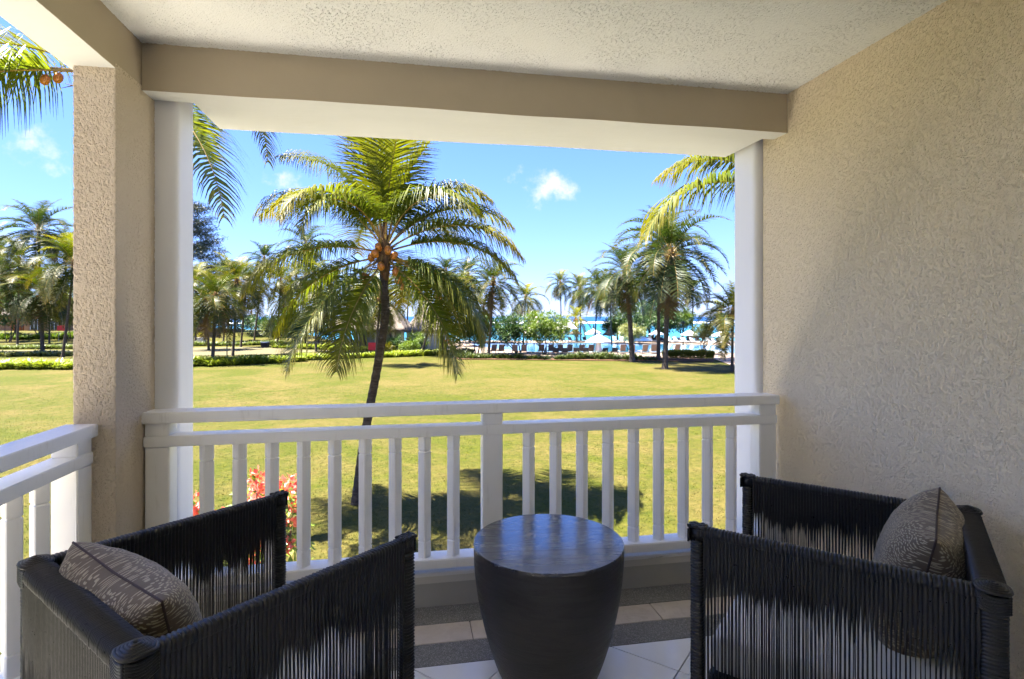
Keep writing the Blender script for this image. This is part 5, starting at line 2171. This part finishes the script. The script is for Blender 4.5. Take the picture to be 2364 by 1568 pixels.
def parasol(label, px, d, apy, eay, wpx, drape=False, base=GZ + .10):
    p = at(px, d, base)
    t = empty("parasol", p, random.uniform(0, .5))
    tag(t, label, "parasol", "white market parasols by the pool")
    R = wpx * d / 1300 / 2 * 1.05
    z1, z0 = elev(apy, d) - base, elev(eay, d) - base
    m = MB()
    n = 8
    rings = []
    for j in range(6):
        s = j / 5
        ring = []
        for k in range(n * 4):
            a = 2 * math.pi * k / (n * 4)
            sag = 1 - .06 * math.sin((k % 4) / 4 * math.pi) * s
            r_ = R * s * sag + .02
            ring.append(m.vert((r_ * math.cos(a), r_ * math.sin(a), z1 + (z0 - z1) * s ** 1.06)))
        rings.append(ring)
    val = [m.vert((m.v[i][0], m.v[i][1], m.v[i][2] - .16)) for i in rings[-1]]
    rings.append(val)
    for a, b in zip(rings, rings[1:]):
        for k in range(len(a)):
            m.face((b[k], b[(k + 1) % len(a)], a[(k + 1) % len(a)], a[k]))
    m.build("canopy", "canvas_white", t, True)
    m = MB()
    m.tube([(0, 0, 0), (0, 0, z1 + .12)], .035, 8)
    for k in range(8):
        a = 2 * math.pi * k / 8
        m.tube([(0, 0, z1 - .45), (R * .5 * math.cos(a), R * .5 * math.sin(a), z1 + (z0 - z1) * .5 - .03)], .012, 4)
    m.build("pole", "pole_timber", t, True)
    m = MB()
    m.lathe([(.3, 0), (.3, .06), (.08, .1), (.06, .3)], 14)
    m.build("base", "frame_grey", t)
    if drape:
        m = MB()
        rr = []
        for j in range(9):
            s = j / 8
            r_ = .16 + .22 * s
            rr.append((r_ + .02, z0 + .05 - s * 1.25))
        prev = None
        for r_, z in rr:
            ring = [m.vert((r_ * (1 + .22 * math.sin(k * 2.1)) * math.cos(2 * math.pi * k / 18), r_ * (1 + .22 * math.sin(k * 2.1)) * math.sin(2 * math.pi * k / 18), z)) for k in range(18)]
            if prev:
                for k in range(18):
                    m.face((ring[k], ring[(k + 1) % 18], prev[(k + 1) % 18], prev[k]))
            prev = ring
        m.build("side_curtain", "canvas_white", t, True)


def D4(x):
    return x / 2.851 * .6156 + 1292.8


def Y4(y):
    return (y / 2.851 + 900) * .6156


random.seed(14)
parasol("large white parasol with hanging curtain on the near pool side", D4(412), 64.5, Y4(1010), Y4(1080), 57, True)
parasol("white parasol beyond the pool, above the near curtained parasol", D4(358), 96, Y4(950), Y4(998), 37)
parasol("white parasol behind the pale flat-topped tree", D4(845), 92, Y4(1020), Y4(1065), 54)
parasol("white parasol right behind the thick palm trunks", D4(1030), 96, Y4(964), Y4(1005), 36)
parasol("white parasol beside the tall green lamp post", D4(1384), 94, Y4(966), Y4(1008), 36)
parasol("white parasol at the right, under the slim palm's drooping frond", D4(1716), 92, Y4(980), Y4(1022), 42)
parasol("white parasol partly behind the blossoming round tree", 1313, 96, 743, 758, 38)


def thatch_shade(label, px, d, apy, eay, wpx):
    b = at(px, d, GZ - .1)
    t = empty("thatched_parasol", b)
    tag(t, label, "thatched parasol", "thatched shades along the beach")
    R = wpx * d / 1300 / 2
    z1, z0 = elev(apy, d) - b.z, elev(eay, d) - b.z
    m = MB()
    n = 26
    prof = [(.03, z1 + .9), (.10, z1 + .5), (.16, z1 + .1), (.3, z1 - .1), (R * .55, z0 + (z1 - z0) * .45), (R, z0)]
    rings = []
    for j, (r_, z) in enumerate(prof):
        rings.append([m.vert((r_ * math.cos(2 * math.pi * k / n), r_ * math.sin(2 * math.pi * k / n), z + (random.uniform(-.16, .03) if j == 5 else random.uniform(-.03, .03)))) for k in range(n)])
    rings.append([m.vert((R * .93 * math.cos(2 * math.pi * k / n), R * .93 * math.sin(2 * math.pi * k / n), z0 + .02)) for k in range(n)])
    for a, b_ in zip(rings, rings[1:]):
        for k in range(n):
            m.face((b_[k], b_[(k + 1) % n], a[(k + 1) % n], a[k]))
    m.build("thatch", "thatch", t, True)
    m = MB()
    m.tube([(0, 0, -.2), (0, 0, z1 + .1)], .08, 8)
    for k in range(8):
        a = 2 * math.pi * k / 8
        m.tube([(0, 0, z0 - .2), (R * .9 * math.cos(a), R * .9 * math.sin(a), z0 + .04)], .03, 5)
    m.build("post", "bark_dark", t, True)


for lab, x, d, ap, ea, w in (("thatched beach shade left of the curtained parasol", 160, 103, 955, 1005, 34), ("thatched beach shade with spike above a white parasol", 360, 105, 945, 990, 34),
                             ("dark thatched shade left of the thick palm trunk", 525, 103, 965, 1015, 34), ("dark thatched shade behind the lamp-post parasol", 1420, 103, 995, 1042, 36),
                             ("dark thatched shade behind the small twisted tree", 1530, 104, 1000, 1042, 30), ("thatched shade at the right behind the last parasol", 1845, 102, 985, 1036, 34)):
    thatch_shade(lab, D4(x), d, Y4(ap), Y4(ea), w)


def lamp_post(label, px, d, topy, mat="metal_green"):
    b = at(px, d)
    t = empty("lamp_post", b)
    tag(t, label, "lamp post")
    h = elev(topy, d) - b.z
    m = MB()
    m.lathe([(.13, -.1), (.12, .1), (.07, .16), (.055, .5), (.05, h - .35), (.07, h - .3)], 10)
    m.build("pole", mat, t, True)
    m = MB()
    m.lathe([(.05, h - .3), (.20, h - .22), (.22, h - .08), (.06, h), (.02, h + .1)], 12)
    m.build("lantern", mat, t, True)


lamp_post("tall dark green lamp post beside the clipped golden hedge", 1577, 58.8, 742)
lamp_post("thin dark lamp post in the left hedge before the gazebo", 524, 58.0, 756)


def small_things():
    for px, d, w, h, lab, top in ((769, 60.2, .45, .75, "small dark green bollard light in the hedge, left of centre", "metal_green"),
                                  (438, 52.2, .6, .7, "dark green box light at the foot of the left column", "metal_green"),
                                  (993, 66.5, .45, .7, "small dark bollard light at the hedge's right end", "metal_green"),
                                  (612, 84, .9, .75, "dark waste bin with white lid near the sandy path", "paint_white"),
                                  (1074, 63.8, .4, .9, "dark bollard beside the round tree nearest the pavilion", "metal_green")):
        t = empty("bollard_light" if top == "metal_green" else "waste_bin", at(px, d), -YAW)
        tag(t, lab, "bollard" if top == "metal_green" else "bin")
        m = MB()
        m.box(-w / 2, w / 2, -w / 2, w / 2, -.1, h * .8, bev=.03)
        m.build("body", "metal_green" if top == "metal_green" else "timber_dark", t)
        m = MB()
        m.box(-w * .58, w * .58, -w * .58, w * .58, h * .8 + .002, h, bev=.03)
        m.build("lid", top, t)
    # red notice boards
    for px, d, y0, y1, w, lab in ((860, 69, 791, 809, 1.0, "red square board on a post in front of the stone pier"), (142, 98, 752, 764, 1.4, "red board on posts near the far left hedge")):
        b = at(px, d)
        t = empty("red_board", b, -YAW)
        tag(t, lab, "sign")
        z1, z0 = elev(y0, d) - b.z, max(.12, elev(y1, d) - b.z)
        m = MB()
        m.box(-w / 2, w / 2, -.12, .12, z0, z1, bev=.02)
        m.build("panel", "paint_red", t)
        m = MB()
        for x in (-w * .35, w * .35):
            m.tube([(x, 0, -.1), (x, 0, z0 + .1)], .03, 6)
        m.build("legs", "frame_grey", t)


small_things()
